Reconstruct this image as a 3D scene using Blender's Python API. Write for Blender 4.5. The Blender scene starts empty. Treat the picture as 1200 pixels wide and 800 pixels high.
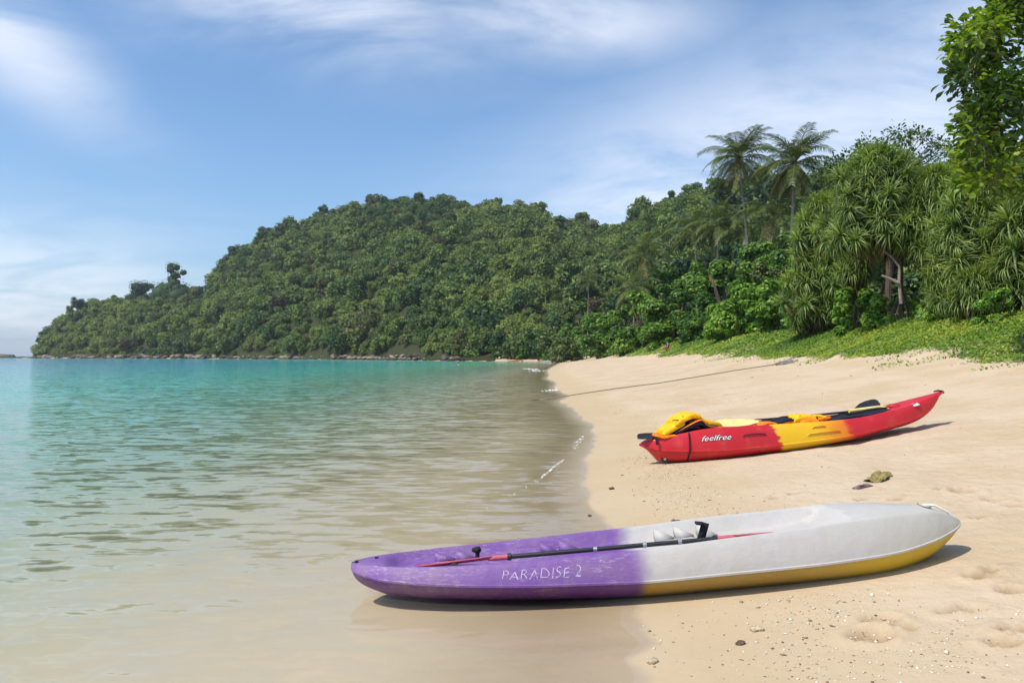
import bpy, bmesh, math, random
import numpy as np
from mathutils import Vector, Matrix

R = math.radians
rng = np.random.default_rng(7)
random.seed(7)
scene = bpy.context.scene
col = scene.collection

# ------------------------------------------------------------------ camera
EYE = 1.55                     # camera height above the water
F = 900.0                      # focal length in photo pixels (1200 wide)
HZ = 417.0                     # row of the horizon in the photo
cam_d = bpy.data.cameras.new('camera')
cam_d.sensor_width = 36.0
cam_d.lens = 36.0 * F / 1200.0
cam_d.shift_y = (HZ - 400.0) / 1200.0
cam_d.clip_start = 0.1
cam_d.clip_end = 20000.0
cam = bpy.data.objects.new('camera', cam_d)
cam.location = (0, 0, EYE)
cam.rotation_euler = (R(90), 0, 0)
col.objects.link(cam)
scene.camera = cam

# ------------------------------------------------------------------ light
SUN_EL, SUN_AZ = R(55), R(-122)           # azimuth from +Y, clockwise
sun_dir = Vector((math.sin(SUN_AZ) * math.cos(SUN_EL), math.cos(SUN_AZ) * math.cos(SUN_EL), math.sin(SUN_EL)))
sun_d = bpy.data.lights.new('sun', 'SUN')
sun_d.energy = 4.0
sun_d.angle = R(0.6)
sun_d.color = (1.0, 0.94, 0.84)
sun = bpy.data.objects.new('sun', sun_d)
sun.rotation_euler = sun_dir.to_track_quat('Z', 'Y').to_euler()
sun.location = sun_dir * 100
col.objects.link(sun)

vs = scene.view_settings
vs.view_transform = 'Standard'
vs.look = 'None'
vs.exposure = 0.18
vs.gamma = 1.0
vs.use_curve_mapping = False
scene.render.resolution_x, scene.render.resolution_y = 1024, 682
scene.cycles.max_bounces = 8
scene.cycles.transparent_max_bounces = 12
scene.cycles.diffuse_bounces = 3
scene.cycles.glossy_bounces = 3
scene.cycles.transmission_bounces = 4
scene.cycles.caustics_reflective = False
scene.cycles.caustics_refractive = False


class NT:
    """small helper round a node tree"""
    def __init__(self, tree):
        self.t = tree
        tree.nodes.clear()

    def n(self, kind, **kw):
        nd = self.t.nodes.new(kind)
        for k, v in kw.items():
            if k in nd.inputs:
                self.put(nd.inputs[k], v)
            else:
                setattr(nd, k, v)
        return nd

    def put(self, sock, v):
        if isinstance(v, bpy.types.NodeSocket):
            self.t.links.new(v, sock)
        elif isinstance(v, bpy.types.Node):
            self.t.links.new(v.outputs[0], sock)
        else:
            if isinstance(v, (tuple, list)) and sock.type == 'RGBA' and len(v) == 3:
                v = (*v, 1.0)
            sock.default_value = v

    def m(self, op, a, b=0.0, c=0.0, clamp=False):
        nd = self.t.nodes.new('ShaderNodeMath')
        nd.operation = op
        nd.use_clamp = clamp
        for i, v in enumerate((a, b, c)):
            self.put(nd.inputs[i], v)
        return nd.outputs[0]

    def mix(self, fac, a, b, mode='MIX'):
        nd = self.t.nodes.new('ShaderNodeMix')
        nd.data_type = 'RGBA'
        nd.blend_type = mode
        self.put(nd.inputs[0], fac)
        self.put(nd.inputs[6], a)
        self.put(nd.inputs[7], b)
        return nd.outputs[2]

    def ss(self, v, lo, hi, a=0.0, b=1.0):
        nd = self.t.nodes.new('ShaderNodeMapRange')
        nd.interpolation_type = 'SMOOTHSTEP'
        for i, x in enumerate((v, lo, hi, a, b)):
            self.put(nd.inputs[i], x)
        return nd.outputs[0]

    def ramp(self, fac, stops):
        nd = self.t.nodes.new('ShaderNodeValToRGB')
        el = nd.color_ramp.elements
        while len(el) < len(stops):
            el.new(0.5)
        for e, (p, c) in zip(el, stops):
            e.position = p
            e.color = (*c, 1) if len(c) == 3 else c
        self.put(nd.inputs[0], fac)
        return nd.outputs[0]

    def noise(self, vec, scale, detail=4, rough=0.55, dist=0.0):
        nd = self.t.nodes.new('ShaderNodeTexNoise')
        if vec is not None:
            self.put(nd.inputs['Vector'], vec)
        nd.inputs['Scale'].default_value = scale
        nd.inputs['Detail'].default_value = detail
        nd.inputs['Roughness'].default_value = rough
        nd.inputs['Distortion'].default_value = dist
        return nd.outputs[0]

    def mapping(self, vec, loc=(0, 0, 0), rot=(0, 0, 0), scale=(1, 1, 1)):
        nd = self.t.nodes.new('ShaderNodeMapping')
        self.put(nd.inputs[0], vec)
        nd.inputs[1].default_value = loc
        nd.inputs[2].default_value = rot
        nd.inputs[3].default_value = scale
        return nd.outputs[0]

    def bump(self, h, strength, dist, normal=None):
        nd = self.t.nodes.new('ShaderNodeBump')
        nd.inputs['Strength'].default_value = strength
        nd.inputs['Distance'].default_value = dist
        self.put(nd.inputs['Height'], h)
        if normal is not None:
            self.put(nd.inputs['Normal'], normal)
        return nd.outputs[0]


# world: sky with thin high cloud
world = bpy.data.worlds.new('World')
scene.world = world
world.use_nodes = True
w = NT(world.node_tree)
sky = w.n('ShaderNodeTexSky', sky_type='NISHITA', sun_disc=False, sun_elevation=SUN_EL, sun_rotation=SUN_AZ,
          altitude=0.0, air_density=1.0, dust_density=1.6, ozone_density=1.6)
gen = w.n('ShaderNodeTexCoord').outputs['Generated']
sep = w.n('ShaderNodeSeparateXYZ', Vector=gen)
az = w.m('ARCTAN2', sep.outputs[0], sep.outputs[1])
el = w.m('ARCSINE', sep.outputs[2])
hz = w.m('ADD', w.m('MAXIMUM', sep.outputs[2], 0.0), 0.16)
cv = w.n('ShaderNodeCombineXYZ', X=w.m('DIVIDE', sep.outputs[0], hz), Y=w.m('DIVIDE', sep.outputs[1], hz), Z=0.0).outputs[0]
wisp = w.noise(w.mapping(cv, loc=(3.1, 0.7, 0), rot=(0, 0, R(38)), scale=(0.8, 1.15, 1)), 1.7, 8, 0.6, 0.55)
soft = w.noise(w.mapping(cv, loc=(1.3, 2.2, 0), rot=(0, 0, R(20)), scale=(0.6, 1.0, 1)), 0.8, 4, 0.5, 0.2)


def cloud_bank(a0, e0, sa, se, tilt=0.0):
    da = w.m('SUBTRACT', az, R(a0))
    de = w.m('SUBTRACT', el, R(e0))
    de = w.m('SUBTRACT', de, w.m('MULTIPLY', da, tilt))
    q = w.m('ADD', w.m('POWER', w.m('ABSOLUTE', w.m('DIVIDE', da, R(sa))), 2.0), w.m('POWER', w.m('ABSOLUTE', w.m('DIVIDE', de, R(se))), 2.0))
    return w.m('EXPONENT', w.m('MULTIPLY', q, -1.0))


banks = None
for b in ((-14, 24.5, 13, 4.2, -0.10), (3, 23.5, 11, 2.6, -0.05), (18, 13.5, 17, 7.0, 0.22), (31, 17, 12, 7, 0.2), (12, 10, 12, 6, 0.1), (-34, 19.5, 6, 3.0, -0.5), (-33, 3, 9, 5, 0.0), (58, 20, 22, 8, 0), (-75, 26, 25, 8, 0), (150, 30, 50, 10, 0)):
    g = cloud_bank(*b)
    banks = g if banks is None else w.m('MAXIMUM', banks, g)
cov = w.m('MULTIPLY', w.ss(wisp, 0.34, 0.78), 0.55)
cov = w.m('ADD', w.m('MULTIPLY', w.m('MULTIPLY', banks, w.ss(wisp, 0.22, 0.66)), 1.0), w.m('MULTIPLY', cov, w.ss(soft, 0.5, 0.85)), clamp=True)
cov = w.m('MULTIPLY', cov, w.ss(el, R(-1), R(3)))
haze_band = w.m('MULTIPLY', w.m('EXPONENT', w.m('MULTIPLY', w.m('MAXIMUM', el, 0.0), -7.0)), 0.45)
base_sky = w.mix(1.0, sky.outputs[0], (0.75, 1.04, 1.24), 'MULTIPLY')
c0 = w.mix(haze_band, base_sky, (4.6, 5.3, 7.0))
c1 = w.mix(w.m('MULTIPLY', cov, 0.72), c0, (7.7, 7.9, 8.5))
bg = w.n('ShaderNodeBackground', Color=c1, Strength=0.128)
w.n('ShaderNodeOutputWorld', Surface=bg.outputs[0])


# ------------------------------------------------------------------ numeric helpers
def vnoise(x, y, seed=0):
    xi = np.floor(x).astype(np.int64)
    yi = np.floor(y).astype(np.int64)
    fx, fy = x - xi, y - yi
    fx = fx * fx * (3 - 2 * fx)
    fy = fy * fy * (3 - 2 * fy)

    def h(a, b):
        n = (a * 374761393 + b * 668265263 + seed * 1442695041) & 0xFFFFFFFF
        n = ((n ^ (n >> 13)) * 1274126177) & 0xFFFFFFFF
        return ((n ^ (n >> 16)) & 0xFFFFFF) / float(0xFFFFFF)
    a = h(xi, yi) * (1 - fx) + h(xi + 1, yi) * fx
    b = h(xi, yi + 1) * (1 - fx) + h(xi + 1, yi + 1) * fx
    return a * (1 - fy) + b * fy


def fbm(x, y, octv=4, seed=0, gain=0.5):
    x = np.asarray(x, float)
    y = np.asarray(y, float)
    s, a, t = 0.0, 1.0, 0.0
    for o in range(octv):
        s = s + a * (vnoise(x * 2 ** o + 17.3 * o, y * 2 ** o - 9.1 * o, seed + o) - 0.5)
        t += a
        a *= gain
    return s / t


def norm(v):
    return v / np.maximum(np.linalg.norm(v, axis=-1, keepdims=True), 1e-9)


def Zp(py, d):
    return EYE - (py - HZ) / F * d


def Xp(px, d):
    return (px - 600.0) / F * d


def pchip(xk, yk):
    xk = np.asarray(xk, float)
    yk = np.asarray(yk, float)
    h = np.diff(xk)
    dl = np.diff(yk) / h
    m = np.zeros_like(yk)
    m[0], m[-1] = dl[0], dl[-1]
    for i in range(1, len(xk) - 1):
        if dl[i - 1] * dl[i] > 0:
            m[i] = 2 * dl[i - 1] * dl[i] / (dl[i - 1] + dl[i])

    def f(x):
        x = np.asarray(x, float)
        i = np.clip(np.searchsorted(xk, x) - 1, 0, len(h) - 1)
        t = np.clip((x - xk[i]) / h[i], 0, 1)
        t2, t3 = t * t, t * t * t
        return (2 * t3 - 3 * t2 + 1) * yk[i] + (t3 - 2 * t2 + t) * h[i] * m[i] + (-2 * t3 + 3 * t2) * yk[i + 1] + (t3 - t2) * h[i] * m[i + 1]
    return f


# ------------------------------------------------------------------ object helpers
def mesh_np(name, V, faces, mats=(), mat_idx=None, attrs=None, smooth=False):
    """faces: list of (n,k) int arrays"""
    me = bpy.data.meshes.new(name)
    V = np.asarray(V, np.float32)
    if not isinstance(faces, (list, tuple)):
        faces = [faces]
    faces = [np.asarray(f, np.int32) for f in faces if len(f)]
    me.vertices.add(len(V))
    me.vertices.foreach_set('co', V.ravel())
    loops = np.concatenate([f.ravel() for f in faces])
    tot = np.concatenate([np.full(len(f), f.shape[1], np.int32) for f in faces])
    start = np.concatenate([[0], np.cumsum(tot)[:-1]]).astype(np.int32)
    me.loops.add(len(loops))
    me.loops.foreach_set('vertex_index', loops)
    me.polygons.add(len(tot))
    me.polygons.foreach_set('loop_start', start)
    me.polygons.foreach_set('loop_total', tot)
    for m in mats:
        me.materials.append(m)
    if mat_idx is not None:
        me.polygons.foreach_set('material_index', np.asarray(mat_idx, np.int32))
    if attrs:
        for k, v in attrs.items():
            a = me.attributes.new(k, 'FLOAT', 'POINT')
            a.data.foreach_set('value', np.asarray(v, np.float32))
    if smooth:
        me.polygons.foreach_set('use_smooth', np.ones(len(tot), bool))
    me.update(calc_edges=True)
    me.validate()
    return me


def obj(name, me, parent=None, loc=None, rot=None, scale=None):
    o = bpy.data.objects.new(name, me)
    col.objects.link(o)
    if parent is not None:
        o.parent = parent
    if loc is not None:
        o.location = loc
    if rot is not None:
        o.rotation_euler = rot
    if scale is not None:
        o.scale = scale
    return o


def tag(o, label=None, cat=None, group=None, kind=None):
    if label:
        o['label'] = label
    if cat:
        o['category'] = cat
    if group:
        o['group'] = group
    if kind:
        o['kind'] = kind
    return o


def empty(name, loc, rz=0.0):
    o = bpy.data.objects.new(name, None)
    o.empty_display_size = 0.2
    col.objects.link(o)
    o.location = loc
    o.rotation_euler = (0, 0, rz)
    return o


class MB:
    """collects pieces into one mesh"""
    def __init__(self):
        self.v, self.f, self.mi, self.n = [], {}, {}, 0
        self.at = []

    def add(self, V, F_, mi=0, tint=0.5):
        V = np.asarray(V, float).reshape(-1, 3)
        F_ = np.asarray(F_, int)
        k = F_.shape[1]
        self.f.setdefault(k, []).append(F_ + self.n)
        self.mi.setdefault(k, []).append(np.full(len(F_), mi))
        self.v.append(V)
        self.at.append(np.broadcast_to(np.asarray(tint, float), (len(V),)))
        self.n += len(V)

    def mesh(self, name, mats, smooth=False):
        ks = sorted(self.f)
        return mesh_np(name, np.concatenate(self.v), [np.concatenate(self.f[k]) for k in ks], mats,
                       np.concatenate([np.concatenate(self.mi[k]) for k in ks]), {'tint': np.concatenate(self.at)}, smooth)


def tube(pts, rad, sides=8, cap=True):
    P = np.asarray(pts, float)
    n = len(P)
    rad = np.broadcast_to(np.asarray(rad, float), (n,))
    T = norm(np.gradient(P, axis=0))
    ref = np.array([0, 0, 1.0])
    if abs(T[0] @ ref) > 0.9:
        ref = np.array([1.0, 0, 0])
    U = np.zeros_like(P)
    u = ref - T[0] * (ref @ T[0])
    for i in range(n):
        u = u - T[i] * (u @ T[i])
        u = u / max(np.linalg.norm(u), 1e-9)
        U[i] = u
    W = np.cross(T, U)
    a = np.linspace(0, 2 * np.pi, sides, endpoint=False)
    V = P[:, None] + rad[:, None, None] * (np.cos(a)[None, :, None] * U[:, None] + np.sin(a)[None, :, None] * W[:, None])
    V = V.reshape(-1, 3)
    i, j = np.meshgrid(np.arange(n - 1), np.arange(sides), indexing='ij')
    jn = (j + 1) % sides
    Q = np.stack([i * sides + j, i * sides + jn, (i + 1) * sides + jn, (i + 1) * sides + j], -1).reshape(-1, 4)
    if cap:
        V = np.concatenate([V, P[:1], P[-1:]])
        c0, c1 = n * sides, n * sides + 1
        jj = np.arange(sides)
        jn = (jj + 1) % sides
        tri0 = np.stack([np.full(sides, c0), jn, jj, jj], -1)[:, :3]
        tri1 = np.stack([np.full(sides, c1), (n - 1) * sides + jj, (n - 1) * sides + jn], -1)
        return V, Q, np.concatenate([tri0, tri1])
    return V, Q, np.zeros((0, 3), int)


def add_tube(mb, pts, rad, sides=8, mi=0, cap=True, tint=0.5):
    V, Q, Tt = tube(pts, rad, sides, cap)
    base = mb.n
    mb.add(V, Q, mi, tint)
    if len(Tt):
        mb.f.setdefault(3, []).append(Tt + base)
        mb.mi.setdefault(3, []).append(np.full(len(Tt), mi))


def grid_faces(nr, nc):
    i, j = np.meshgrid(np.arange(nr - 1), np.arange(nc - 1), indexing='ij')
    return np.stack([i * nc + j, i * nc + j + 1, (i + 1) * nc + j + 1, (i + 1) * nc + j], -1).reshape(-1, 4)


# ------------------------------------------------------------------ materials
def new_mat(name):
    m = bpy.data.materials.new(name)
    m.use_nodes = True
    return m, NT(m.node_tree)


def out(nt, shader, disp=None):
    nt.n('ShaderNodeOutputMaterial', Surface=shader)


def foliage_mat(name, dark, mid, light, trans=0.28, rough=0.5, spec=0.3, vary=0.25, nscale=0.0):
    m, t = new_mat(name)
    a = t.n('ShaderNodeAttribute', attribute_name='tint').outputs['Fac']
    rnd = t.n('ShaderNodeObjectInfo').outputs['Random']
    v = t.m('ADD', a, t.m('MULTIPLY', t.m('SUBTRACT', rnd, 0.5), vary))
    if nscale:
        v = t.m('ADD', v, t.m('MULTIPLY', t.m('SUBTRACT', t.noise(t.n('ShaderNodeNewGeometry').outputs['Position'], nscale, 3), 0.5), 0.9))
    c = t.ramp(v, [(0.05, dark), (0.5, mid), (0.95, light)])
    p = t.n('ShaderNodeBsdfPrincipled', **{'Base Color': c, 'Roughness': rough, 'Specular IOR Level': spec})
    tr = t.n('ShaderNodeBsdfTranslucent', Color=t.mix(1.0, c, (1.25, 1.3, 0.6), 'MULTIPLY'))
    mx = t.n('ShaderNodeMixShader', Fac=trans)
    t.put(mx.inputs[1], p.outputs[0])
    t.put(mx.inputs[2], tr.outputs[0])
    out(t, mx.outputs[0])
    return m


def plain(name, c, rough=0.5, spec=0.5, vary=0.15, scale=30.0, bump=0.0, metal=0.0, coat=0.0):
    m, t = new_mat(name)
    co = t.n('ShaderNodeTexCoord').outputs['Object']
    n = t.noise(co, scale, 4)
    cc = t.mix(t.ss(n, 0.3, 0.7), tuple(x * (1 - vary) for x in c), tuple(min(1, x * (1 + vary)) for x in c))
    p = t.n('ShaderNodeBsdfPrincipled', **{'Base Color': cc, 'Roughness': rough, 'Specular IOR Level': spec, 'Metallic': metal})
    if bump:
        t.put(p.inputs['Normal'], t.bump(n, 1.0, bump))
    out(t, p.outputs[0])
    return m


def bark_mat(name, a, b, scale=6.0):
    m, t = new_mat(name)
    co = t.n('ShaderNodeTexCoord').outputs['Object']
    n = t.noise(t.mapping(co, scale=(1, 1, 0.35)), scale, 6, 0.65)
    rings = t.noise(t.mapping(co, scale=(0.3, 0.3, 4)), scale, 3)
    c = t.mix(t.ss(t.m('ADD', t.m('MULTIPLY', n, 0.6), t.m('MULTIPLY', rings, 0.4)), 0.35, 0.65), a, b)
    p = t.n('ShaderNodeBsdfPrincipled', **{'Base Color': c, 'Roughness': 0.9, 'Specular IOR Level': 0.15})
    t.put(p.inputs['Normal'], t.bump(n, 0.7, 0.03))
    out(t, p.outputs[0])
    return m


# ------------------------------------------------------------------ coast and ground shape
COAST = np.array([(0.1, -60), (0.3, -12), (0.38, 0), (0.47, 3.0), (0.55, 3.2), (0.50, 3.45), (0.60, 3.7), (0.57, 3.95), (0.69, 4.15), (0.62, 4.45), (0.70, 4.75), (0.63, 5.1), (0.62, 5.6), (0.72, 6.2), (0.84, 6.9), (0.80, 7.8), (0.80, 9.3), (1.05, 11.5), (1.45, 14),
                  (1.72, 16.8), (1.62, 19.5), (1.72, 22), (1.55, 26), (2.15, 30), (1.95, 36), (2.5, 45), (2.3, 52), (3.0, 63), (3.7, 82), (5.4, 105), (8.6, 145),
                  (11.3, 178), (10.5, 198), (6, 214), (-3, 226), (-15, 240), (-28, 258), (-60, 316), (-100, 372), (-160, 428), (-230, 478), (-300, 523),
                  (-352, 556), (-372, 590), (-360, 660), (-330, 900), (-300, 6000)], float)


def shore_x(y):
    return np.interp(y, COAST[:32, 1], COAST[:32, 0])


def signed_shore(x, y):
    """distance to the waterline, positive on land"""
    x = np.asarray(x, float)
    y = np.asarray(y, float)
    best = np.full(x.shape, 1e9)
    for a, b in zip(COAST[:-1], COAST[1:]):
        ab = b - a
        t = np.clip(((x - a[0]) * ab[0] + (y - a[1]) * ab[1]) / (ab @ ab), 0, 1)
        d = np.hypot(x - a[0] - t * ab[0], y - a[1] - t * ab[1])
        best = np.minimum(best, d)
    poly = np.concatenate([COAST, [(9000, 6000), (9000, -60)]])
    ins = np.zeros(x.shape, bool)
    for a, b in zip(poly, np.roll(poly, -1, 0)):
        c = (a[1] > y) != (b[1] > y)
        xx = (b[0] - a[0]) * (y - a[1]) / (b[1] - a[1] + 1e-12) + a[0]
        ins ^= c & (x < xx)
    return np.where(ins, best, -best)


prof = pchip([-3000, -400, -120, -50, -25, -12, -6, -3, -1.5, 0, 0.6, 1.2, 1.65, 2.5, 4.2, 5.5, 8, 10.4, 12, 13.7, 16, 20, 40, 100, 400, 9000],
             [-14, -10, -6.0, -3.6, -2.2, -1.10, -0.46, -0.19, -0.08, 0, 0.045, 0.10, 0.145, 0.24, 0.45, 0.62, 1.05, 1.60, 2.15, 2.75, 3.3, 3.9, 5.5, 8, 10, 12])

FOOT = [(1032, 727, 0.07), (1021, 744, 0.08), (1109, 716, 0.045), (1138, 713, 0.055), (1150, 674, 0.07), (1163, 668, 0.05), (1188, 735, 0.06), (1175, 752, 0.06), (1060, 735, 0.05),
        (1150, 605, 0.06), (1165, 585, 0.07), (1130, 575, 0.08), (1190, 590, 0.06), (1105, 573, 0.06), (930, 578, 0.05), (905, 583, 0.05), (1010, 585, 0.05), (1050, 585, 0.05), (1185, 690, 0.06)]
FOOTW = []
for px, py, r in FOOT:
    d = 5.0
    for _ in range(30):
        x = Xp(px, d)
        z = float(prof(x - shore_x(d)))
        d = 0.5 * d + 0.5 * (EYE - z) * F / (py - HZ)
    FOOTW.append((Xp(px, d), d, r))
_r2 = np.random.default_rng(3)
for i in range(130):                      # older, softened prints over the dry sand
    yy = _r2.uniform(4.0, 22)
    FOOTW.append((shore_x(yy) + _r2.uniform(2.6, 9.5), yy, _r2.uniform(0.04, 0.09)))


def ground_z(x, y, s=None, detail=True):
    x = np.asarray(x, float)
    y = np.asarray(y, float)
    if s is None:
        s = signed_shore(x, y)
    z = prof(s)
    if detail:
        dry = np.clip((s - 1.2) / 2.5, 0, 1) * np.clip((14 - s) / 2, 0, 1)
        near = np.clip(1 - y / 120, 0, 1)
        z = z + near * dry * (0.05 * fbm(x * 0.45, y * 0.3, 3, 5) + 0.045 * fbm(x * 2.4, y * 2.4, 4, 9) + 0.02 * fbm(x * 9, y * 9, 2, 13) * np.clip(1.6 - y / 20, 0, 1))
        z = z + near * np.clip((s + 8) / 8, 0, 1) * 0.006 * fbm(x * 1.2, y * 3.0, 3, 21)
        z = z + np.clip((s - 9.2) / 1.5, 0, 1) * np.clip((17 - s) / 3, 0, 1) * 0.5 * fbm(x * 0.25, y * 0.25, 3, 31)
        z = z + np.exp(-((s - 9.9) / 0.35) ** 2) * np.clip(fbm(x * 0.5, y * 0.5, 3, 77) * 2, 0, 1) * 0.18
        z = z - np.exp(-((s - 3.7) / 0.5) ** 2) * 0.02 * near
    return z


def pos(px, s):
    """world spot on the beach: photo column px, s metres inland from the waterline"""
    k = (px - 600.0) / F
    lo, hi = 3.0, 176.0
    for _ in range(60):
        mid = 0.5 * (lo + hi)
        if k * mid < shore_x(mid) + s * 1.01:
            lo = mid
        else:
            hi = mid
    d = 0.5 * (lo + hi)
    x = k * d
    return x, d, float(ground_z(np.array([x]), np.array([d]))[0])


# sand and sea bed: one sheet to the horizon
def lines(dense, step, lo, hi, grow):
    a = list(np.arange(dense[0], dense[1], step))
    x, st = a[-1], step
    while x < hi:
        st *= grow
        x += st
        a.append(x)
    x, st = a[0], step
    while x > lo:
        st *= grow
        x -= st
        a.insert(0, x)
    return np.array(a)


xl = lines((-0.8, 5.2), 0.035, -6000, 6000, 1.045)
yl = lines((3.0, 6.6), 0.035, -60, 7500, 1.022)
X, Y = np.meshgrid(xl, yl)
S = signed_shore(X, Y)
Zg = ground_z(X, Y, S)
DIG = np.zeros_like(X)
for fi, (fx, fy, fr) in enumerate(FOOTW):
    rr = np.hypot((X - fx) / 1.25, Y - fy) / fr
    fresh = fi < len(FOOT)
    amp = fr * (0.62 if fresh else 0.25)
    if fresh:
        DIG = np.maximum(DIG, np.exp(-(rr * 0.95) ** 4) * (0.6 + 0.8 * fbm(X * 16, Y * 16, 2, 8)))
    Zg += amp * (-np.exp(-rr ** 2) + 0.55 * np.exp(-((rr - 1.5) / 0.45) ** 2)) * (1 + 0.8 * fbm(X * 14, Y * 14, 2, 3))
nr, nc = X.shape

m_sand, t = new_mat('sand')
geo = t.n('ShaderNodeNewGeometry').outputs['Position']
sA = t.n('ShaderNodeAttribute', attribute_name='shore').outputs['Fac']
edge = t.m('ADD', sA, t.m('MULTIPLY', t.m('SUBTRACT', t.noise(t.mapping(geo, scale=(0.6, 0.6, 0)), 1.2, 4, 0.6), 0.5), 0.55))
wet = t.ss(edge, 0.12, 0.03)
n1 = t.noise(geo, 0.7, 5, 0.6)
n2 = t.noise(geo, 9.0, 5, 0.65)
n3 = t.noise(geo, 90.0, 3, 0.7)
dry_c = t.mix(t.ss(n1, 0.35, 0.65), (0.50, 0.375, 0.245), (0.555, 0.43, 0.305))
dry_c = t.mix(t.m('MULTIPLY', t.ss(n2, 0.52, 0.80), 0.40), dry_c, (0.40, 0.28, 0.16))
dry_c = t.mix(t.m('MULTIPLY', t.ss(n3, 0.56, 0.75), 0.30), dry_c, (0.33, 0.24, 0.15))
dig = t.n('ShaderNodeAttribute', attribute_name='dig').outputs['Fac']
damp = t.m('MULTIPLY', t.ss(edge, 2.1, 1.0), 0.55)
c = t.mix(damp, dry_c, (0.46, 0.345, 0.205))
c = t.mix(t.m('MULTIPLY', dig, 1.25, clamp=True), c, (0.26, 0.165, 0.085))
c = t.mix(t.m('MULTIPLY', wet, 0.85), c, (0.40, 0.305, 0.20))
c = t.mix(t.ss(sA, -0.15, -1.6), c, (0.61, 0.50, 0.36))
deepc = t.ss(sA, -1.0, -9.0)
c = t.mix(deepc, c, (0.58, 0.52, 0.36))
vor = t.n('ShaderNodeTexVoronoi', Vector=geo, Scale=38.0)
speck = t.m('MULTIPLY', t.ss(vor.outputs[0], 0.10, 0.06), t.ss(t.noise(geo, 1.6, 3), 0.5, 0.62))
speck = t.m('MULTIPLY', speck, t.ss(sA, 0.5, 1.3))
c = t.mix(t.m('MULTIPLY', speck, 0.55), c, (0.22, 0.15, 0.08))
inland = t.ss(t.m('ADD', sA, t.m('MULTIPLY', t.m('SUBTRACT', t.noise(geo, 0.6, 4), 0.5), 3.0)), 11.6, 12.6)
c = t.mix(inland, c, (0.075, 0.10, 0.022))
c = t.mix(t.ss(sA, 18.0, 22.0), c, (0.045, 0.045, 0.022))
rough = t.m('SUBTRACT', 0.92, t.m('MULTIPLY', wet, 0.62))
p = t.n('ShaderNodeBsdfPrincipled', **{'Base Color': c, 'Roughness': rough, 'Specular IOR Level': t.m('MULTIPLY', wet, 0.45)})
n4 = t.noise(geo, 3.2, 4, 0.6)
hgt = t.m('ADD', t.m('ADD', t.m('MULTIPLY', n2, 0.030), t.m('MULTIPLY', n4, 0.05)), t.m('MULTIPLY', n3, 0.004))
hgt = t.m('MULTIPLY', hgt, t.ss(edge, 0.2, 2.6, 0.12, 1.0))
pr = t.noise(t.mapping(geo, scale=(0.35, 1.6, 0)), 1.3, 3, 0.5, 0.6)
hgt = t.m('ADD', hgt, t.m('MULTIPLY', t.m('MULTIPLY', pr, 0.012), t.ss(sA, 0.5, -0.8)))
t.put(p.inputs['Normal'], t.bump(hgt, 0.8, 1.0))
out(t, p.outputs[0])
me = mesh_np('beach_ground', np.stack([X, Y, Zg], -1).reshape(-1, 3), grid_faces(nr, nc), [m_sand], None, {'shore': np.where((Y > 228) & (X < -5) & (S > 0.3), 40.0, S).ravel(), 'dig': DIG.ravel()}, True)
tag(obj('beach_ground', me), kind='structure')

# ------------------------------------------------------------------ water
m_water, t = new_mat('sea_water')
geo = t.n('ShaderNodeNewGeometry').outputs['Position']
dep = t.n('ShaderNodeAttribute', attribute_name='depth').outputs['Fac']
far = t.ss(t.m('LENGTH' if False else 'ABSOLUTE', t.n('ShaderNodeSeparateXYZ', Vector=geo).outputs[1]), 8.0, 60.0)
patch = t.noise(t.mapping(geo, rot=(0, 0, R(12)), scale=(0.03, 0.11, 0)), 1.0, 3)
body = t.ramp(t.m('ADD', t.m('DIVIDE', dep, 6.0), t.m('MULTIPLY', t.m('SUBTRACT', patch, 0.5), 0.14)),
              [(0.0, (0.62, 0.60, 0.46)), (0.06, (0.42, 0.54, 0.38)), (0.16, (0.18, 0.45, 0.28)), (0.32, (0.06, 0.40, 0.29)), (0.55, (0.025, 0.29, 0.29)), (1.0, (0.014, 0.16, 0.24))])
fac = t.m('SUBTRACT', 1.0, t.m('EXPONENT', t.m('MULTIPLY', t.m('MAXIMUM', dep, 0.0), -0.85)))
tint = t.mix(t.ss(dep, 0.0, 1.2), (0.98, 0.97, 0.93), (0.72, 0.95, 0.84))
def slope_noise(rot, scale, detail, k, dist=0.3):
    nd = t.n('ShaderNodeTexNoise', Vector=t.mapping(geo, rot=(0, 0, R(rot)), scale=scale), Scale=1.0, Detail=detail, Roughness=0.58, Distortion=dist)
    v = t.n('ShaderNodeVectorMath', operation='SUBTRACT')
    t.put(v.inputs[0], nd.outputs['Color'])
    v.inputs[1].default_value = (0.5, 0.5, 0.5)
    q = t.n('ShaderNodeVectorMath', operation='MULTIPLY')
    t.put(q.inputs[0], v.outputs[0])
    q.inputs[1].default_value = (k * 0.8, k, 0.0)
    return q.outputs[0]


calm = t.ss(dep, 0.0, 0.36, 0.22, 1.0)
sl = t.n('ShaderNodeVectorMath', operation='ADD')
t.put(sl.inputs[0], slope_noise(8, (0.9, 2.6, 0), 5.0, 0.74))
t.put(sl.inputs[1], slope_noise(-12, (2.8, 7.5, 0), 3.0, 1.0))
slc = t.n('ShaderNodeVectorMath', operation='SCALE')
t.put(slc.inputs[0], sl.outputs[0])
t.put(slc.inputs['Scale'], calm)
upv = t.n('ShaderNodeVectorMath', operation='ADD')
t.put(upv.inputs[0], slc.outputs[0])
upv.inputs[1].default_value = (0, 0, 1)
nv_ = t.n('ShaderNodeVectorMath', operation='NORMALIZE')
t.put(nv_.inputs[0], upv.outputs[0])
nrm = nv_.outputs[0]
dif = t.n('ShaderNodeBsdfDiffuse', Color=body)
tra = t.n('ShaderNodeBsdfTransparent', Color=tint)
bod = t.n('ShaderNodeMixShader', Fac=fac)
t.put(bod.inputs[1], tra.outputs[0])
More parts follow.
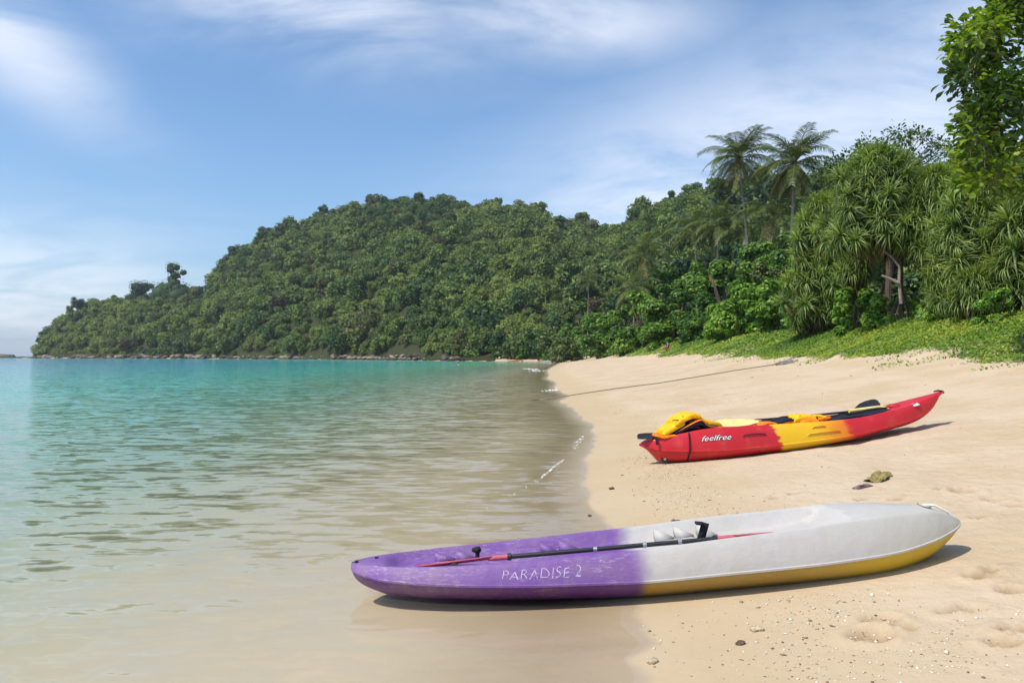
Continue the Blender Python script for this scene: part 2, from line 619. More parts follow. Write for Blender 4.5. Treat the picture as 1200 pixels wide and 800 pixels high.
t.put(bod.inputs[2], dif.outputs[0])
fr = t.n('ShaderNodeFresnel', IOR=1.33, Normal=nrm)
gl = t.n('ShaderNodeBsdfGlossy', Color=(1, 1, 1), Roughness=0.05, Normal=nrm)
sf = t.n('ShaderNodeMixShader', Fac=t.m('MULTIPLY', fr.outputs[0], t.m('MULTIPLY', t.ss(dep, -0.004, 0.03), t.ss(dep, 0.02, 1.2, 0.80, 0.90))))
t.put(sf.inputs[1], bod.outputs[0])
t.put(sf.inputs[2], gl.outputs[0])
out(t, sf.outputs[0])
xw, yw = xl[::2], yl[::2]
xw = xw[xw < 60]
Xw, Yw = np.meshgrid(xw, yw)
Sw = signed_shore(Xw, Yw)
dw = -ground_z(Xw, Yw, Sw)
Vw = np.stack([Xw, Yw, 0.004 * fbm(Xw * 1.1, Yw * 2.6, 3, 55) * np.clip(dw * 10, 0, 1)], -1).reshape(-1, 3)
Fw = grid_faces(*Xw.shape)
keep = (Sw.ravel()[Fw] < 4.0).any(1)
me = mesh_np('sea', Vw, Fw[keep], [m_water], None, {'depth': dw.ravel()}, True)
tag(obj('sea', me), kind='structure')
#==PART2==
# ------------------------------------------------------------------ foliage builders
ICO = None


def ico(sub=1):
    bm = bmesh.new()
    bmesh.ops.create_icosphere(bm, subdivisions=sub, radius=1.0)
    V = np.array([v.co[:] for v in bm.verts])
    Fc = np.array([[v.index for v in f.verts] for f in bm.faces])
    bm.free()
    return V, Fc


ICO1 = ico(1)
ICO2 = ico(2)
ICO3 = ico(3)


def leaf_cloud(g, clumps, n, length, width, up=0.35, jitter=0.7, low=-0.5, shell=(0.72, 1.08), tvar=0.3, cvar=0.35, tri=False):
    """n leaf-sized diamond faces spread over the outer shells of clumps [(centre, radii)]"""
    C = np.array([c for c, r in clumps], float)
    Rr = np.array([np.broadcast_to(r, 3) for c, r in clumps], float)
    wgt = (Rr ** 2).sum(1)
    k = g.choice(len(C), size=int(n * 1.5), p=wgt / wgt.sum())
    d = norm(g.normal(size=(len(k), 3)))
    d[:, 2] = np.where(d[:, 2] < low, -d[:, 2], d[:, 2])
    rad = g.uniform(shell[0], shell[1], len(k))
    P = C[k] + d * Rr[k] * rad[:, None]
    inside = np.zeros(len(k), bool)
    for c, r in zip(C, Rr):
        inside |= (((P - c) / r) ** 2).sum(1) < 0.50
    P, d, k = P[~inside][:n], d[~inside][:n], k[~inside][:n]
    N = norm(d + jitter * g.normal(size=d.shape) * 0.6 + np.array([0, 0, up]))
    T = norm(np.cross(N, g.normal(size=d.shape)))
    B = np.cross(N, T)
    L = (length * g.uniform(0.7, 1.3, len(P)))[:, None]
    W = (width * g.uniform(0.7, 1.3, len(P)))[:, None]
    fold = N * W * 0.18
    V = np.stack([P - T * L * 0.5, P - B * W * 0.5 + fold, P + T * L * 0.5, P + B * W * 0.5 + fold], 1)
    ct = g.uniform(-cvar, cvar, len(C))[k] * 0.5
    tint = np.clip(0.5 + ct + g.normal(size=len(P)) * tvar * 0.5, 0, 1)
    if tri:
        return V[:, :3].reshape(-1, 3), np.arange(len(P) * 3).reshape(-1, 3), np.repeat(tint, 3)
    Q = np.arange(len(P) * 4).reshape(-1, 4)
    return V.reshape(-1, 3), Q, np.repeat(tint, 4)


def clumps_dome(g, rx, ry, h, n, rs=(0.28, 0.45), base=0.25):
    """clump centres over a dome-shaped crown, base at z = 0"""
    out_ = []
    for i in range(n):
        a = g.uniform(0, 2 * np.pi)
        u = math.sqrt(g.uniform(0, 1))
        zz = g.uniform(base, 1.0)
        lim = math.sqrt(max(0.0, 1 - (max(zz - 0.35, 0) / 0.75) ** 2))
        r = g.uniform(*rs)
        out_.append((np.array([math.cos(a) * rx * u * lim * 0.85, math.sin(a) * ry * u * lim * 0.85, zz * h - r * h * 0.2]),
                     np.array([r * rx, r * ry, r * 0.85 * (rx + ry) * 0.5]) * g.uniform(0.8, 1.15)))
    return out_


def add_core(mb, g, clumps, k=0.72, mi=0, tint=0.25):  # opaque dark filler added inside the clumps to block light through them
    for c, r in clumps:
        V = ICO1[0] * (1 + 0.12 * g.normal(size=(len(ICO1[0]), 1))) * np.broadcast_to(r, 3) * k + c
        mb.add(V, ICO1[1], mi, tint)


M_for = foliage_mat('forest_leaves', (0.016, 0.044, 0.020), (0.066, 0.125, 0.034), (0.21, 0.26, 0.06), 0.22, 0.6, 0.2, 0.5)
M_pale = foliage_mat('pale_tree_leaves', (0.05, 0.06, 0.02), (0.13, 0.14, 0.045), (0.24, 0.22, 0.09), 0.22, 0.6, 0.2, 0.3)
M_brown = foliage_mat('dry_tree_leaves', (0.035, 0.032, 0.018), (0.085, 0.075, 0.04), (0.16, 0.12, 0.06), 0.2, 0.7, 0.15, 0.3)
M_bark = bark_mat('bark', (0.16, 0.13, 0.10), (0.30, 0.26, 0.21))
M_dbark = bark_mat('dark_bark', (0.07, 0.05, 0.035), (0.16, 0.12, 0.09))
M_broad = foliage_mat('broad_leaves', (0.026, 0.07, 0.012), (0.095, 0.20, 0.028), (0.25, 0.36, 0.055), 0.33, 0.45, 0.3, 0.2)
M_bright = foliage_mat('bright_shrub_leaves', (0.06, 0.14, 0.018), (0.17, 0.32, 0.035), (0.34, 0.46, 0.075), 0.3, 0.45, 0.3, 0.15)
M_oliv = foliage_mat('olive_leaves', (0.04, 0.06, 0.016), (0.11, 0.15, 0.04), (0.22, 0.25, 0.085), 0.25, 0.5, 0.3, 0.2)

# ------------------------------------------------------------------ hill
pxk = [-120, 0, 30, 45, 60, 80, 100, 150, 200, 240, 260, 300, 350, 400, 430, 480, 520, 560, 600, 640, 660, 700, 730, 750, 780, 810, 830, 870, 920, 980, 1100, 1300, 1700]
skY = [417, 417, 416, 405, 385, 364, 352, 346, 339, 333, 304, 275, 255, 243, 238, 233, 237, 241, 242, 249, 259, 266, 267, 251, 236, 224, 219, 222, 215, 212, 205, 205, 205]
coD = [640, 620, 600, 582, 572, 562, 550, 508, 470, 446, 432, 408, 376, 345, 322, 284, 262, 252, 248, 244, 236, 216, 196, 184, 168, 156, 148, 136, 120, 105, 90, 75, 60]
riD = [650, 635, 620, 618, 620, 625, 628, 620, 610, 600, 598, 595, 592, 590, 588, 585, 575, 560, 545, 525, 510, 480, 450, 435, 405, 385, 370, 345, 320, 300, 260, 220, 180]
fs, fc, fr_ = pchip(pxk, skY), pchip(pxk, coD), pchip(pxk, riD)
TREE_H = 8.2


def hill_z(x, y):
    """height of the wooded hill at a world spot"""
    x = np.asarray(x, float)
    y = np.maximum(np.asarray(y, float), 1.0)
    px = 600 + F * x / y
    C_, R_ = fc(px), fr_(px)
    H = np.maximum((HZ - fs(px)) / F * R_ + EYE - TREE_H, 0.3)
    t = (y - C_) / (R_ - C_)
    tt = np.clip(t, 0, 1)
    z = H * (0.35 * tt + 0.65 * tt ** 0.8)
    z = np.where(t > 1, H - (t - 1) * (R_ - C_) * 0.35, z)
    z = z + np.clip(t, 0, 1) * np.clip(1.15 - t, 0, 1) * H * 0.55 * fbm(x * 0.013, y * 0.013, 3, 41)
    z = np.where(t < 0, t * (R_ - C_) * 0.25, z)
    return z + np.where(px > 640, np.clip((px - 640) / 80, 0, 1) * 3.5, 0.6), t, px


hp = np.linspace(-60, 1650, 170)
ht = np.concatenate([np.linspace(-0.08, 0, 4)[:-1], np.linspace(0, 1, 40), np.linspace(1.03, 1.5, 8)])
HP, HT = np.meshgrid(hp, ht)
HD = fc(HP) + HT * (fr_(HP) - fc(HP))
HX = Xp(HP, HD)
HZz = hill_z(HX, HD)[0]
m_soil, t = new_mat('forest_floor')
nn = t.noise(t.n('ShaderNodeNewGeometry').outputs['Position'], 0.35, 5)
pp = t.n('ShaderNodeBsdfPrincipled', **{'Base Color': t.mix(nn, (0.025, 0.035, 0.012), (0.06, 0.06, 0.03)), 'Roughness': 0.95, 'Specular IOR Level': 0.1})
out(t, pp.outputs[0])
me = mesh_np('hill', np.stack([HX, HD, HZz], -1).reshape(-1, 3), grid_faces(*HX.shape), [m_soil], None, None, True)
tag(obj('hill', me), kind='structure')


# tree archetypes for the hill: crown radius about 1 unit = 5 m
def hill_tree(g, kind, mats, n=800):
    mb = MB()
    if kind == 'dome':
        cl = clumps_dome(g, g.uniform(4.4, 5.8), g.uniform(4.4, 5.8), g.uniform(5.5, 7.5), int(g.integers(8, 18)), (0.22, 0.55))
    elif kind == 'tall':
        cl = clumps_dome(g, 3.8, 3.8, 9.0, 15, (0.24, 0.42))
    elif kind == 'flat':
        cl = clumps_dome(g, 6.2, 6.2, 4.2, 19, (0.16, 0.32), 0.35)
    else:
        cl = clumps_dome(g, 4.0, 4.0, 4.5, 12, (0.25, 0.45))
    cl = [(c + np.array([0, 0, 2.2]), r) for c, r in cl]
    V, Q, tn = leaf_cloud(g, cl, n, 1.15, 1.0, 0.4, 0.9, -0.8, (0.70, 1.20), 0.45, 0.3, True)
    mb.add(V, Q, 0, tn)
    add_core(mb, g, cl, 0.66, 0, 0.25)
    add_tube(mb, [(0, 0, -2.5), (0.1, 0, 0), (0.2, 0.1, 3.5), (0.3, 0, 6)], [0.45, 0.35, 0.28, 0.12], 6, 1)
    for k in range(4):
        a = k * 1.6 + g.uniform(0, 1)
        add_tube(mb, [(0.2, 0.1, 3.0), (math.cos(a) * 1.6, math.sin(a) * 1.6, 4.2), (math.cos(a) * 2.8, math.sin(a) * 2.8, 5.0)], [0.2, 0.13, 0.05], 5, 1)
    return mb


g = np.random.default_rng(11)
ARCH = []
DOME = ('dome', M_for, 'broadleaf_tree', 'round-crowned green forest tree')
for kind, mat, nm, lab in (('dome', M_for, 'broadleaf_tree', 'round-crowned green forest tree'),
                           ('dome', M_for, 'broadleaf_tree', 'round-crowned green forest tree'),
                           ('tall', M_for, 'tall_tree', 'tall narrow green forest tree'),
                           ('flat', M_for, 'spreading_tree', 'wide flat-topped green forest tree'),
                           ('small', M_for, 'small_tree', 'small dense green forest tree'),
                           ('dome', M_pale, 'pale_tree', 'pale yellowish forest tree'),
                           ('flat', M_brown, 'brown_tree', 'dry brownish spreading forest tree'), DOME, DOME, DOME, ('tall', M_for, 'tall_tree', 'tall narrow green forest tree')):
    mb = hill_tree(g, kind, None)
    ARCH.append((mb, mb.mesh(nm, [mat, M_bark]), nm, lab, mat))

# scatter
sp = 7.0
gx, gy = np.meshgrid(np.arange(-420, 430, sp), np.arange(56, 660, sp))
tx = (gx + g.uniform(-0.5, 0.5, gx.shape) * sp * 0.95).ravel()
ty = (gy + g.uniform(-0.5, 0.5, gy.shape) * sp * 0.95).ravel()
tz, tt_, tpx = hill_z(tx, ty)
ex, ey = np.meshgrid(np.arange(-400, 40, 4.6), np.arange(240, 600, 4.6))
ex = (ex + g.uniform(-2, 2, ex.shape)).ravel()
ey = (ey + g.uniform(-2, 2, ey.shape)).ravel()
ez, et, epx = hill_z(ex, ey)
eo = (et > 0.006) & (et < 0.10) & (epx > 44) & (epx < 660)
n_main = len(tx)
thin = (tpx < 1100) | (g.uniform(size=len(tx)) < 0.42)
tx, ty, tz, tt_, tpx = tx[thin], ty[thin], tz[thin], tt_[thin], tpx[thin]
n_main = len(tx)
tx, ty, tz, tt_, tpx = (np.concatenate([a_, b_[eo]]) for a_, b_ in ((tx, ex), (ty, ey), (tz, ez), (tt_, et), (tpx, epx)))
low_growth = np.arange(len(tx)) >= n_main
ok = (tt_ > 0.012) & (tt_ < 1.07) & (tpx > 40) & (tpx < 1620)
tx, ty, tz, tpx, tt_, low_growth = tx[ok], ty[ok], tz[ok], tpx[ok], tt_[ok], low_growth[ok]
kind_noise = fbm(tx * 0.02, ty * 0.02, 3, 91)
N_T = len(tx)
ki = g.choice([0, 1, 2, 3, 4, 7, 8, 9, 10], N_T, p=[0.13, 0.13, 0.07, 0.13, 0.14, 0.12, 0.12, 0.10, 0.06])
ki = np.where(g.uniform(size=N_T) < 0.035, 5, ki)
ki = np.where(g.uniform(size=N_T) < 0.025, 6, ki)
sc = np.where(g.uniform(size=N_T) < 0.25, g.uniform(1.05, 1.5, N_T), g.uniform(0.55, 1.08, N_T)) * np.interp(tpx, [40, 90, 240], [0.8, 1.0, 1.0]) * np.where(tpx > 1100, 1.35, 1.0)
tz = tz - 1.3 * sc - np.where(tt_ < 0.07, 1.0, 0.0) * sc
sc = np.where(low_growth, g.uniform(0.45, 0.75, N_T), sc)
ki = np.where(low_growth & (ki == 2), 4, ki)
ki = np.where((tpx >= 1000) & ((ki == 5) | (ki == 6)), 0, ki)
size = sc / ty * np.where(low_growth, 0.3, 1) * np.where(tpx > 1000, 0.1, 1)
order = np.argsort(-size)
solo = np.zeros(N_T, bool)
solo[order[:170]] = True
rim_ = np.where((tt_ > 0.9) & (tt_ < 1.03) & ~low_growth & (tpx < 1000))[0]
solo[rim_[:: max(1, len(rim_) // 110)]] = True
MBrest = MB()
rz = g.uniform(0, 6.28, N_T)
tcol = np.clip(0.5 + kind_noise * 1.1 + g.normal(size=N_T) * 0.22, 0.0, 1.0)
grp = {7: 'round trees on the hill', 8: 'round trees on the hill', 9: 'round trees on the hill', 10: 'tall trees on the hill', 0: 'round trees on the hill', 1: 'round trees on the hill', 2: 'tall trees on the hill', 3: 'spreading trees on the hill', 4: 'small trees on the hill', 5: 'pale trees on the hill', 6: 'brown trees on the hill'}
rest = {}
for i in range(N_T):
    mb, me, nm, lab, mat = ARCH[ki[i]]
    zone = 'on the low headland tip' if tpx[i] < 235 else 'on the left shoulder of the hill' if tpx[i] < 400 else 'below the hill summit' if tpx[i] < 640 else 'in the hill saddle' if tpx[i] < 760 else 'on the hill behind the palms' if tpx[i] < 1000 else 'behind the pandanus'
    lev = 'down by the shore' if tt_[i] < 0.2 else 'halfway up' if tt_[i] < 0.86 else 'along the skyline'
    lab = f'{lab}, {lev} {zone}'
    if solo[i] or (ki[i] in (5, 6) and tpx[i] < 1000):
        o = obj(nm, me, None, (tx[i], ty[i], tz[i] - 0.5), (0, 0, rz[i]), (sc[i], sc[i], sc[i] * 1.05))
        tag(o, lab, 'tree', f'{grp[ki[i]]}, {lev} {zone}')
    else:
        rest.setdefault(ki[i], []).append(i)
for k, idx in rest.items():
    mb = ARCH[k][0]
    V0 = np.concatenate(mb.v)
    A0 = np.concatenate(mb.at)
    T0 = np.concatenate(mb.f[3])
    T0 = T0[np.concatenate(mb.mi[3]) == 0]
    nv = len(V0)
    Vs, As = [], []
    for i in idx:
        c_, s_ = math.cos(rz[i]), math.sin(rz[i])
        Rm = np.array([[c_, -s_, 0], [s_, c_, 0], [0, 0, 1.05]]) * sc[i]
        Vs.append(V0 @ Rm.T + (tx[i], ty[i], tz[i] - 0.5))
        As.append(np.clip(A0 + (tcol[i] - 0.5), 0, 1))
    off = (np.arange(len(idx)) * nv)[:, None, None]
    MBrest.add(np.concatenate(Vs), (T0[None] + off).reshape(-1, 3), 0, np.concatenate(As))
print('hill trees', N_T, 'forest verts', MBrest.n)
me = MBrest.mesh('forest', [M_for])
tag(obj('forest', me), 'dense green forest canopy covering the hill behind the bay', 'forest', kind='stuff')

# odd trees on the skyline
def skyline_tree(px, top_y, d, wpx, kind, lab, nm):
    gg = np.random.default_rng(int(px))
    zt = Zp(top_y, d)
    zb = float(hill_z(np.array([Xp(px, d)]), np.array([d]))[0][0])
    h = zt - zb
    wd = wpx / F * d
    root = empty(nm, (Xp(px, d), d, zb))
    mb = MB()
    if kind == 'tower':
        cl = []
        for zf, rf, ox in ((0.94, 0.30, -0.10), (0.90, 0.26, 0.12), (0.82, 0.26, -0.05), (0.76, 0.20, 0.36), (0.70, 0.30, 0.08), (0.60, 0.34, -0.05), (0.50, 0.40, 0.05), (0.40, 0.46, -0.08), (0.30, 0.6, 0.1), (0.24, 0.6, 0.35), (0.20, 0.7, -0.35), (0.12, 0.8, 0.2), (0.08, 0.8, -0.4)):
            cl.append((np.array([ox * wd, gg.uniform(-.1, .1) * wd, zf * h]), np.array([rf * wd * 0.8, rf * wd * 0.8, rf * wd * 0.66])))
    else:
        cl = [(c + np.array([0, 0, 0.02 * h]), r) for c, r in clumps_dome(gg, wd * 0.5, wd * 0.5, h * 0.92, 16, (0.26, 0.42))]
    V, Q, tn = leaf_cloud(gg, cl, 900, 1.0, 0.7, 0.3, 0.9)
    mb.add(V, Q, 0, tn * 0.7)
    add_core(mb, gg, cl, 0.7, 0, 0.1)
    obj('crown', mb.mesh('crown', [M_for]), root)
    tb = MB()
    add_tube(tb, [(0, 0, -1), (0.2, 0, h * 0.4), (-0.1, 0, h * 0.9)], [0.6, 0.4, 0.12], 7, 0)
    for k in range(5):
        a = gg.uniform(0, 6.28)
        z0 = h * gg.uniform(0.4, 0.75)
        add_tube(tb, [(0.1, 0, z0), (math.cos(a) * wd * 0.3, math.sin(a) * wd * 0.3, z0 + h * 0.12)], [0.2, 0.06], 5, 0)
    obj('trunk', tb.mesh('trunk', [M_dbark], True), root)
    tag(root, lab, 'tree')


skyline_tree(203, 309, 600, 34, 'tower', 'lone tall layered tree rising above the low headland canopy', 'emergent_tree')
skyline_tree(90, 347, 618, 24, 'dome', 'dark rounded tree standing on the slope of the headland tip', 'headland_tree')
skyline_tree(51, 388, 600, 15, 'dome', 'dark small tree at the outermost tip of the headland', 'headland_tree')
skyline_tree(168, 332, 612, 40, 'dome', 'broad domed tree on the headland beside the lone tall tree', 'domed_tree')
skyline_tree(432, 226, 590, 18, 'dome', 'thin dark tree sticking out of the hill skyline', 'skyline_tree')
skyline_tree(516, 228, 585, 30, 'dome', 'bushy dark tree on the summit skyline of the hill', 'summit_tree')
skyline_tree(380, 238, 592, 16, 'dome', 'small dark tree on the left shoulder of the hill skyline', 'skyline_tree')

# ------------------------------------------------------------------ rocks along the headland
m_rock, t = new_mat('shore_rock')
co = t.n('ShaderNodeTexCoord').outputs['Object']
gp = t.n('ShaderNodeNewGeometry').outputs['Position']
nn = t.noise(gp, 0.5, 6, 0.65)
rndo = t.n('ShaderNodeObjectInfo').outputs['Random']
c = t.mix(t.ss(t.m('ADD', nn, t.m('MULTIPLY', t.m('SUBTRACT', rndo, 0.5), 0.4)), 0.3, 0.7), (0.06, 0.045, 0.037), (0.28, 0.22, 0.18))
low = t.ss(t.n('ShaderNodeSeparateXYZ', Vector=gp).outputs[2], 0.9, 0.3)
c = t.mix(t.m('MULTIPLY', low, 0.85), c, (0.035, 0.03, 0.025))
pp = t.n('ShaderNodeBsdfPrincipled', **{'Base Color': c, 'Roughness': 0.85, 'Specular IOR Level': 0.2})
t.put(pp.inputs['Normal'], t.bump(nn, 1.0, 0.4))
out(t, pp.outputs[0])


def rock_mesh(seed, flat=0.7):
    gg = np.random.default_rng(seed)
    V = ICO2[0].copy()
    for k in range(9):
        n = norm(gg.normal(size=3))
        d = gg.uniform(0.55, 0.85)
        pr_ = V @ n
        V = V - np.maximum(pr_ - d, 0)[:, None] * n
    V = V * (1 + 0.06 * gg.normal(size=(len(V), 1))) * np.array([gg.uniform(0.9, 1.4), gg.uniform(0.7, 1.1), flat])
    return mesh_np('rock', V, ICO2[1], [m_rock], None, None, False)


ROCKS = [rock_mesh(s, f) for s, f in ((1, .7), (2, .6), (3, .8), (4, .5), (5, .7))]
g = np.random.default_rng(23)
seg = COAST[-12:-4]
cum = np.concatenate([[0], np.cumsum(np.hypot(*np.diff(seg, axis=0).T))])
nrock = 0
for i in range(290):
    u = g.uniform(0, cum[-1])
    x0 = np.interp(u, cum, seg[:, 0])
    y0 = np.interp(u, cum, seg[:, 1])
    r = g.uniform(0.9, 2.3) * (1.35 if g.uniform() < 0.15 else 1.0)
    r *= min(1.0, y0 / 430)
    inl = g.uniform(-1.0, 5.5)
    x, y = x0 + inl * 0.55, y0 + inl * 0.8
    o = obj('rock', ROCKS[i % 5], None, (x, y, 0.1 + max(inl, 0) * 0.28), (g.uniform(-.3, .3), g.uniform(-.3, .3), g.uniform(0, 6.28)), (r * 1.2, r, r))
    px_ = 600 + F * x / y
    zone = 'at the outer tip of the headland' if px_ < 160 else 'below the left shoulder of the hill' if px_ < 330 else 'below the hill summit' if px_ < 470 else 'next to the far beach'
    tag(o, 'weathered brown shore rock ' + zone, 'rock', 'shore rocks ' + zone)
for px, d, r, lab in ((223, 462, 3.4, 'large pale boulder standing out on the headland shore'),):
    o = obj('boulder', ROCKS[2], None, (Xp(px, d), d, 2.2), (0.2, 0.1, 0.5), (r * 1.3, r, r * 0.9))
    tag(o, lab, 'rock')
# rock islet off the point
isl = empty('rock_islet', (Xp(8, 640), 640, 0))
for k, (px, r, h) in enumerate(((6, 6.5, 4.4), (1, 5, 3.4), (13, 4.5, 3.4), (20, 4, 1.5), (27, 4.5, 1.2), (34, 3.5, 1.2), (-6, 6, 2.5), (40, 4, 1.6))):
    obj('rock', ROCKS[k % 5], isl, (Xp(px, 640) - Xp(8, 640), 0, 0.2), (0, 0, k * 1.3), (r, r * 0.8, h * 1.2))
tag(isl, 'low islet of bare rocks in the sea off the headland point', 'islet')
#==PART3==
# ------------------------------------------------------------------ kayaks
class Kayak:
    """lofted sit-on-top hull; stations run along an axis from P0 to P1 (world plan), heights in world z"""
    def __init__(self, P0, P1, u, bot, seam, rim, hw, rimk, chk, floor_d, crown):
        self.P0 = np.array(P0, float)
        d = np.array(P1, float) - self.P0
        self.L = np.hypot(*d)
        self.ax = d / self.L
        self.pr = np.array([-self.ax[1], self.ax[0]])      # towards the far side
        u = np.asarray(u, float)
        self.f = {k: pchip(u, v) for k, v in dict(bot=bot, seam=seam, rim=rim, hw=hw, rimk=rimk, chk=chk).items()}
        self.fl = lambda x: np.interp(x, *floor_d)
        self.cr = lambda x: np.interp(x, *crown)
        self.u0, self.u1 = u[0], u[-1]

    def W(self, u, v, z):
        u, v, z = np.broadcast_arrays(np.asarray(u, float), v, z)
        return np.stack([self.P0[0] + self.ax[0] * u + self.pr[0] * v, self.P0[1] + self.ax[1] * u + self.pr[1] * v, z], -1)

    def panel(self, u, q, side=-1, off=0.0):
        """point on the upper side panel, q from 0 at the seam to 1 at the rim"""
        u = np.asarray(u, float)
        q = np.asarray(q, float)
        hw, rw = self.f['hw'](u), self.f['hw'](u) * self.f['rimk'](u)
        sz, rz_ = self.f['seam'](u), self.f['rim'](u)
        b = 0.05 * (rz_ - sz) * 4 * q * (1 - q)
        nl = np.hypot(hw - rw, rz_ - sz) + 1e-6
        ny, nz = (rz_ - sz) / nl, (hw - rw) / nl
        return self.W(u, side * (hw + (rw - hw) * q + (b + off) * ny), sz + (rz_ - sz) * q + (b + off) * nz)

    def build(self, n=110):
        a = np.linspace(0, 1, n)
        u = self.u0 + (self.u1 - self.u0) * (0.5 - 0.5 * np.cos(np.pi * a)) * 0.5 + (self.u1 - self.u0) * a * 0.5
        hw, bz, sz, rz_ = (self.f[k](u) for k in ('hw', 'bot', 'seam', 'rim'))
        rw = hw * self.f['rimk'](u)
        ch = hw * self.f['chk'](u)
        rows = []
        for q in np.linspace(0, 1, 7):                      # keel to chine
            rows.append((ch * q, bz + 0.10 * (sz - bz) * q ** 2 - 0.0))
        for q in (0.3, 0.6, 0.85, 1.0):                     # chine to seam
            zz = bz + 0.10 * (sz - bz)
            rows.append((ch + (hw - ch) * (1 - (1 - q) ** 1.6), zz + (sz - zz) * q))
        hull_h = rows
        full = [(-y, z) for y, z in hull_h[::-1]] + hull_h[1:]
        Vh = np.stack([self.W(u, y, z) for y, z in full], 1)
        hull = (Vh.reshape(-1, 3), grid_faces(n, len(full)))
        # deck
        lip = np.minimum(0.012, hw * 0.3)
        dk = [(hw + lip * 0.6, sz - 0.004), (hw + lip * 0.6, sz + 0.008), (hw, sz + 0.012)]
        for q in (0.2, 0.4, 0.6, 0.8, 0.93):
            b = 0.05 * (rz_ - sz) * 4 * q * (1 - q)
            dk.append((hw + (rw - hw) * q + b, sz + 0.012 + (rz_ - sz - 0.012) * q))
        fd, cr = self.fl(u), self.cr(u)
        k = np.clip(fd / 0.05, 0, 1)
        dk.append((rw * 0.985, rz_ + 0.004))
        dk.append((rw * 0.93, rz_ + 0.007 + cr * 0.15))
        dk.append((rw * 0.87, rz_ + 0.004 * (1 - k) + cr * 0.25 - fd * 0.12))
        dk.append((rw * 0.80, rz_ + cr * 0.4 - fd * 0.72))
        dk.append((rw * 0.70, rz_ + cr * 0.6 - fd * 0.97))
        for q in (0.5, 0.3, 0.15):
            dk.append((rw * q, rz_ + cr * (1 - q * q) - fd * (1.0 - 0.1 * (1 - q))))
        dk.append((rw * 0.0, rz_ + cr - fd * 0.9))
        full = [(-y, z) for y, z in dk] + dk[::-1][1:]
        Vd = np.stack([self.W(u, y, z) for y, z in full], 1)
        deck = (Vd.reshape(-1, 3), grid_faces(n, len(full))[:, ::-1])
        return hull, deck


def finish(me, ang=38):
    me.polygons.foreach_set('use_smooth', np.ones(len(me.polygons), bool))
    me.set_sharp_from_angle(angle=R(ang))
    me.update()
    return me


def rel(V, o):
    return np.asarray(V, float) - np.asarray(o, float)


def kayak_mat(name, left, right, edge_x, soft, axis, scuff=(0.75, 0.72, 0.75), scuff_amt=0.35, rough=0.42, extra=None):
    """two plastics that run into each other across the boat"""
    m, t = new_mat(name)
    co = t.n('ShaderNodeTexCoord').outputs['Object']
    sx = t.n('ShaderNodeSeparateXYZ', Vector=co)
    along = t.m('ADD', t.m('MULTIPLY', sx.outputs[0], axis[0]), t.m('MULTIPLY', sx.outputs[1], axis[1]))
    along = t.m('ADD', along, t.m('MULTIPLY', t.m('SUBTRACT', t.noise(co, 5.0, 4, 0.6), 0.5), soft * 1.4))
    c = t.mix(t.ss(along, edge_x - soft, edge_x + soft), left, right)
    if extra:
        e2, s2, c2 = extra
        c = t.mix(t.ss(along, e2 - s2, e2 + s2), c, c2)
    grime = t.noise(co, 3.0, 5, 0.6)
    c = t.mix(t.m('MULTIPLY', t.ss(grime, 0.42, 0.72), 0.20), c, (0.34, 0.28, 0.19))
    streak = t.noise(t.mapping(co, scale=(14, 14, 1.2)), 1.0, 4, 0.6)
    c = t.mix(t.m('MULTIPLY', t.ss(streak, 0.5, 0.75), 0.14), c, (0.36, 0.31, 0.24))
    sc_n = t.noise(t.mapping(co, rot=(0, 0.3, 0.1), scale=(16, 44, 90)), 1.0, 6, 0.75, 0.3)
    patch = t.noise(co, 2.6, 3)
    scf = t.m('MULTIPLY', t.m('MULTIPLY', t.ss(sc_n, 0.50, 0.68), t.ss(patch, 0.36, 0.62)), scuff_amt)
    spots = t.m('MULTIPLY', t.ss(t.noise(co, 48.0, 2, 0.5), 0.70, 0.76), t.ss(patch, 0.45, 0.6))
    scf = t.m('MAXIMUM', scf, t.m('MULTIPLY', spots, scuff_amt * 1.6), clamp=True)
    c = t.mix(scf, c, scuff)
    p = t.n('ShaderNodeBsdfPrincipled', **{'Base Color': c, 'Roughness': t.m('ADD', rough, t.m('MULTIPLY', grime, 0.2)), 'Specular IOR Level': 0.4})
    t.put(p.inputs['Normal'], t.bump(t.noise(co, 7.0, 3), 0.25, 0.03))
    out(t, p.outputs[0])
    return m


M_black = plain('black_plastic', (0.018, 0.018, 0.02), 0.45, 0.5, 0.2, 40)
M_strap = plain('black_webbing', (0.022, 0.021, 0.022), 0.85, 0.2, 0.25, 120, 0.002)
M_pink = plain('faded_pink_plastic', (0.50, 0.10, 0.13), 0.5, 0.4, 0.18, 14)
m_worn, t = new_mat('worn_white_paint')
co = t.n('ShaderNodeTexCoord').outputs['Object']
pp = t.n('ShaderNodeBsdfPrincipled', **{'Base Color': (0.72, 0.68, 0.76, 1), 'Roughness': 0.6})
tp = t.n('ShaderNodeBsdfTransparent')
wm = t.n('ShaderNodeMixShader', Fac=t.ss(t.noise(co, 26.0, 4, 0.7), 0.34, 0.50, 0.12, 0.66))
t.put(wm.inputs[1], tp.outputs[0])
t.put(wm.inputs[2], pp.outputs[0])
out(t, wm.outputs[0])
M_white = plain('white_paint', (0.78, 0.77, 0.76), 0.6, 0.3, 0.12, 60)
M_outline = plain('dark_print', (0.05, 0.015, 0.03), 0.5, 0.4, 0.1, 60)
M_yellow = plain('yellow_nylon', (0.80, 0.42, 0.012), 0.7, 0.2, 0.12, 9, 0.008)
M_orange = plain('orange_nylon', (0.76, 0.20, 0.012), 0.75, 0.2, 0.15, 9, 0.008)
M_navy = plain('navy_nylon', (0.018, 0.020, 0.035), 0.8, 0.2, 0.2, 20, 0.004)
M_cream = plain('pale_yellow_plastic', (0.76, 0.62, 0.24), 0.45, 0.4, 0.1, 12)
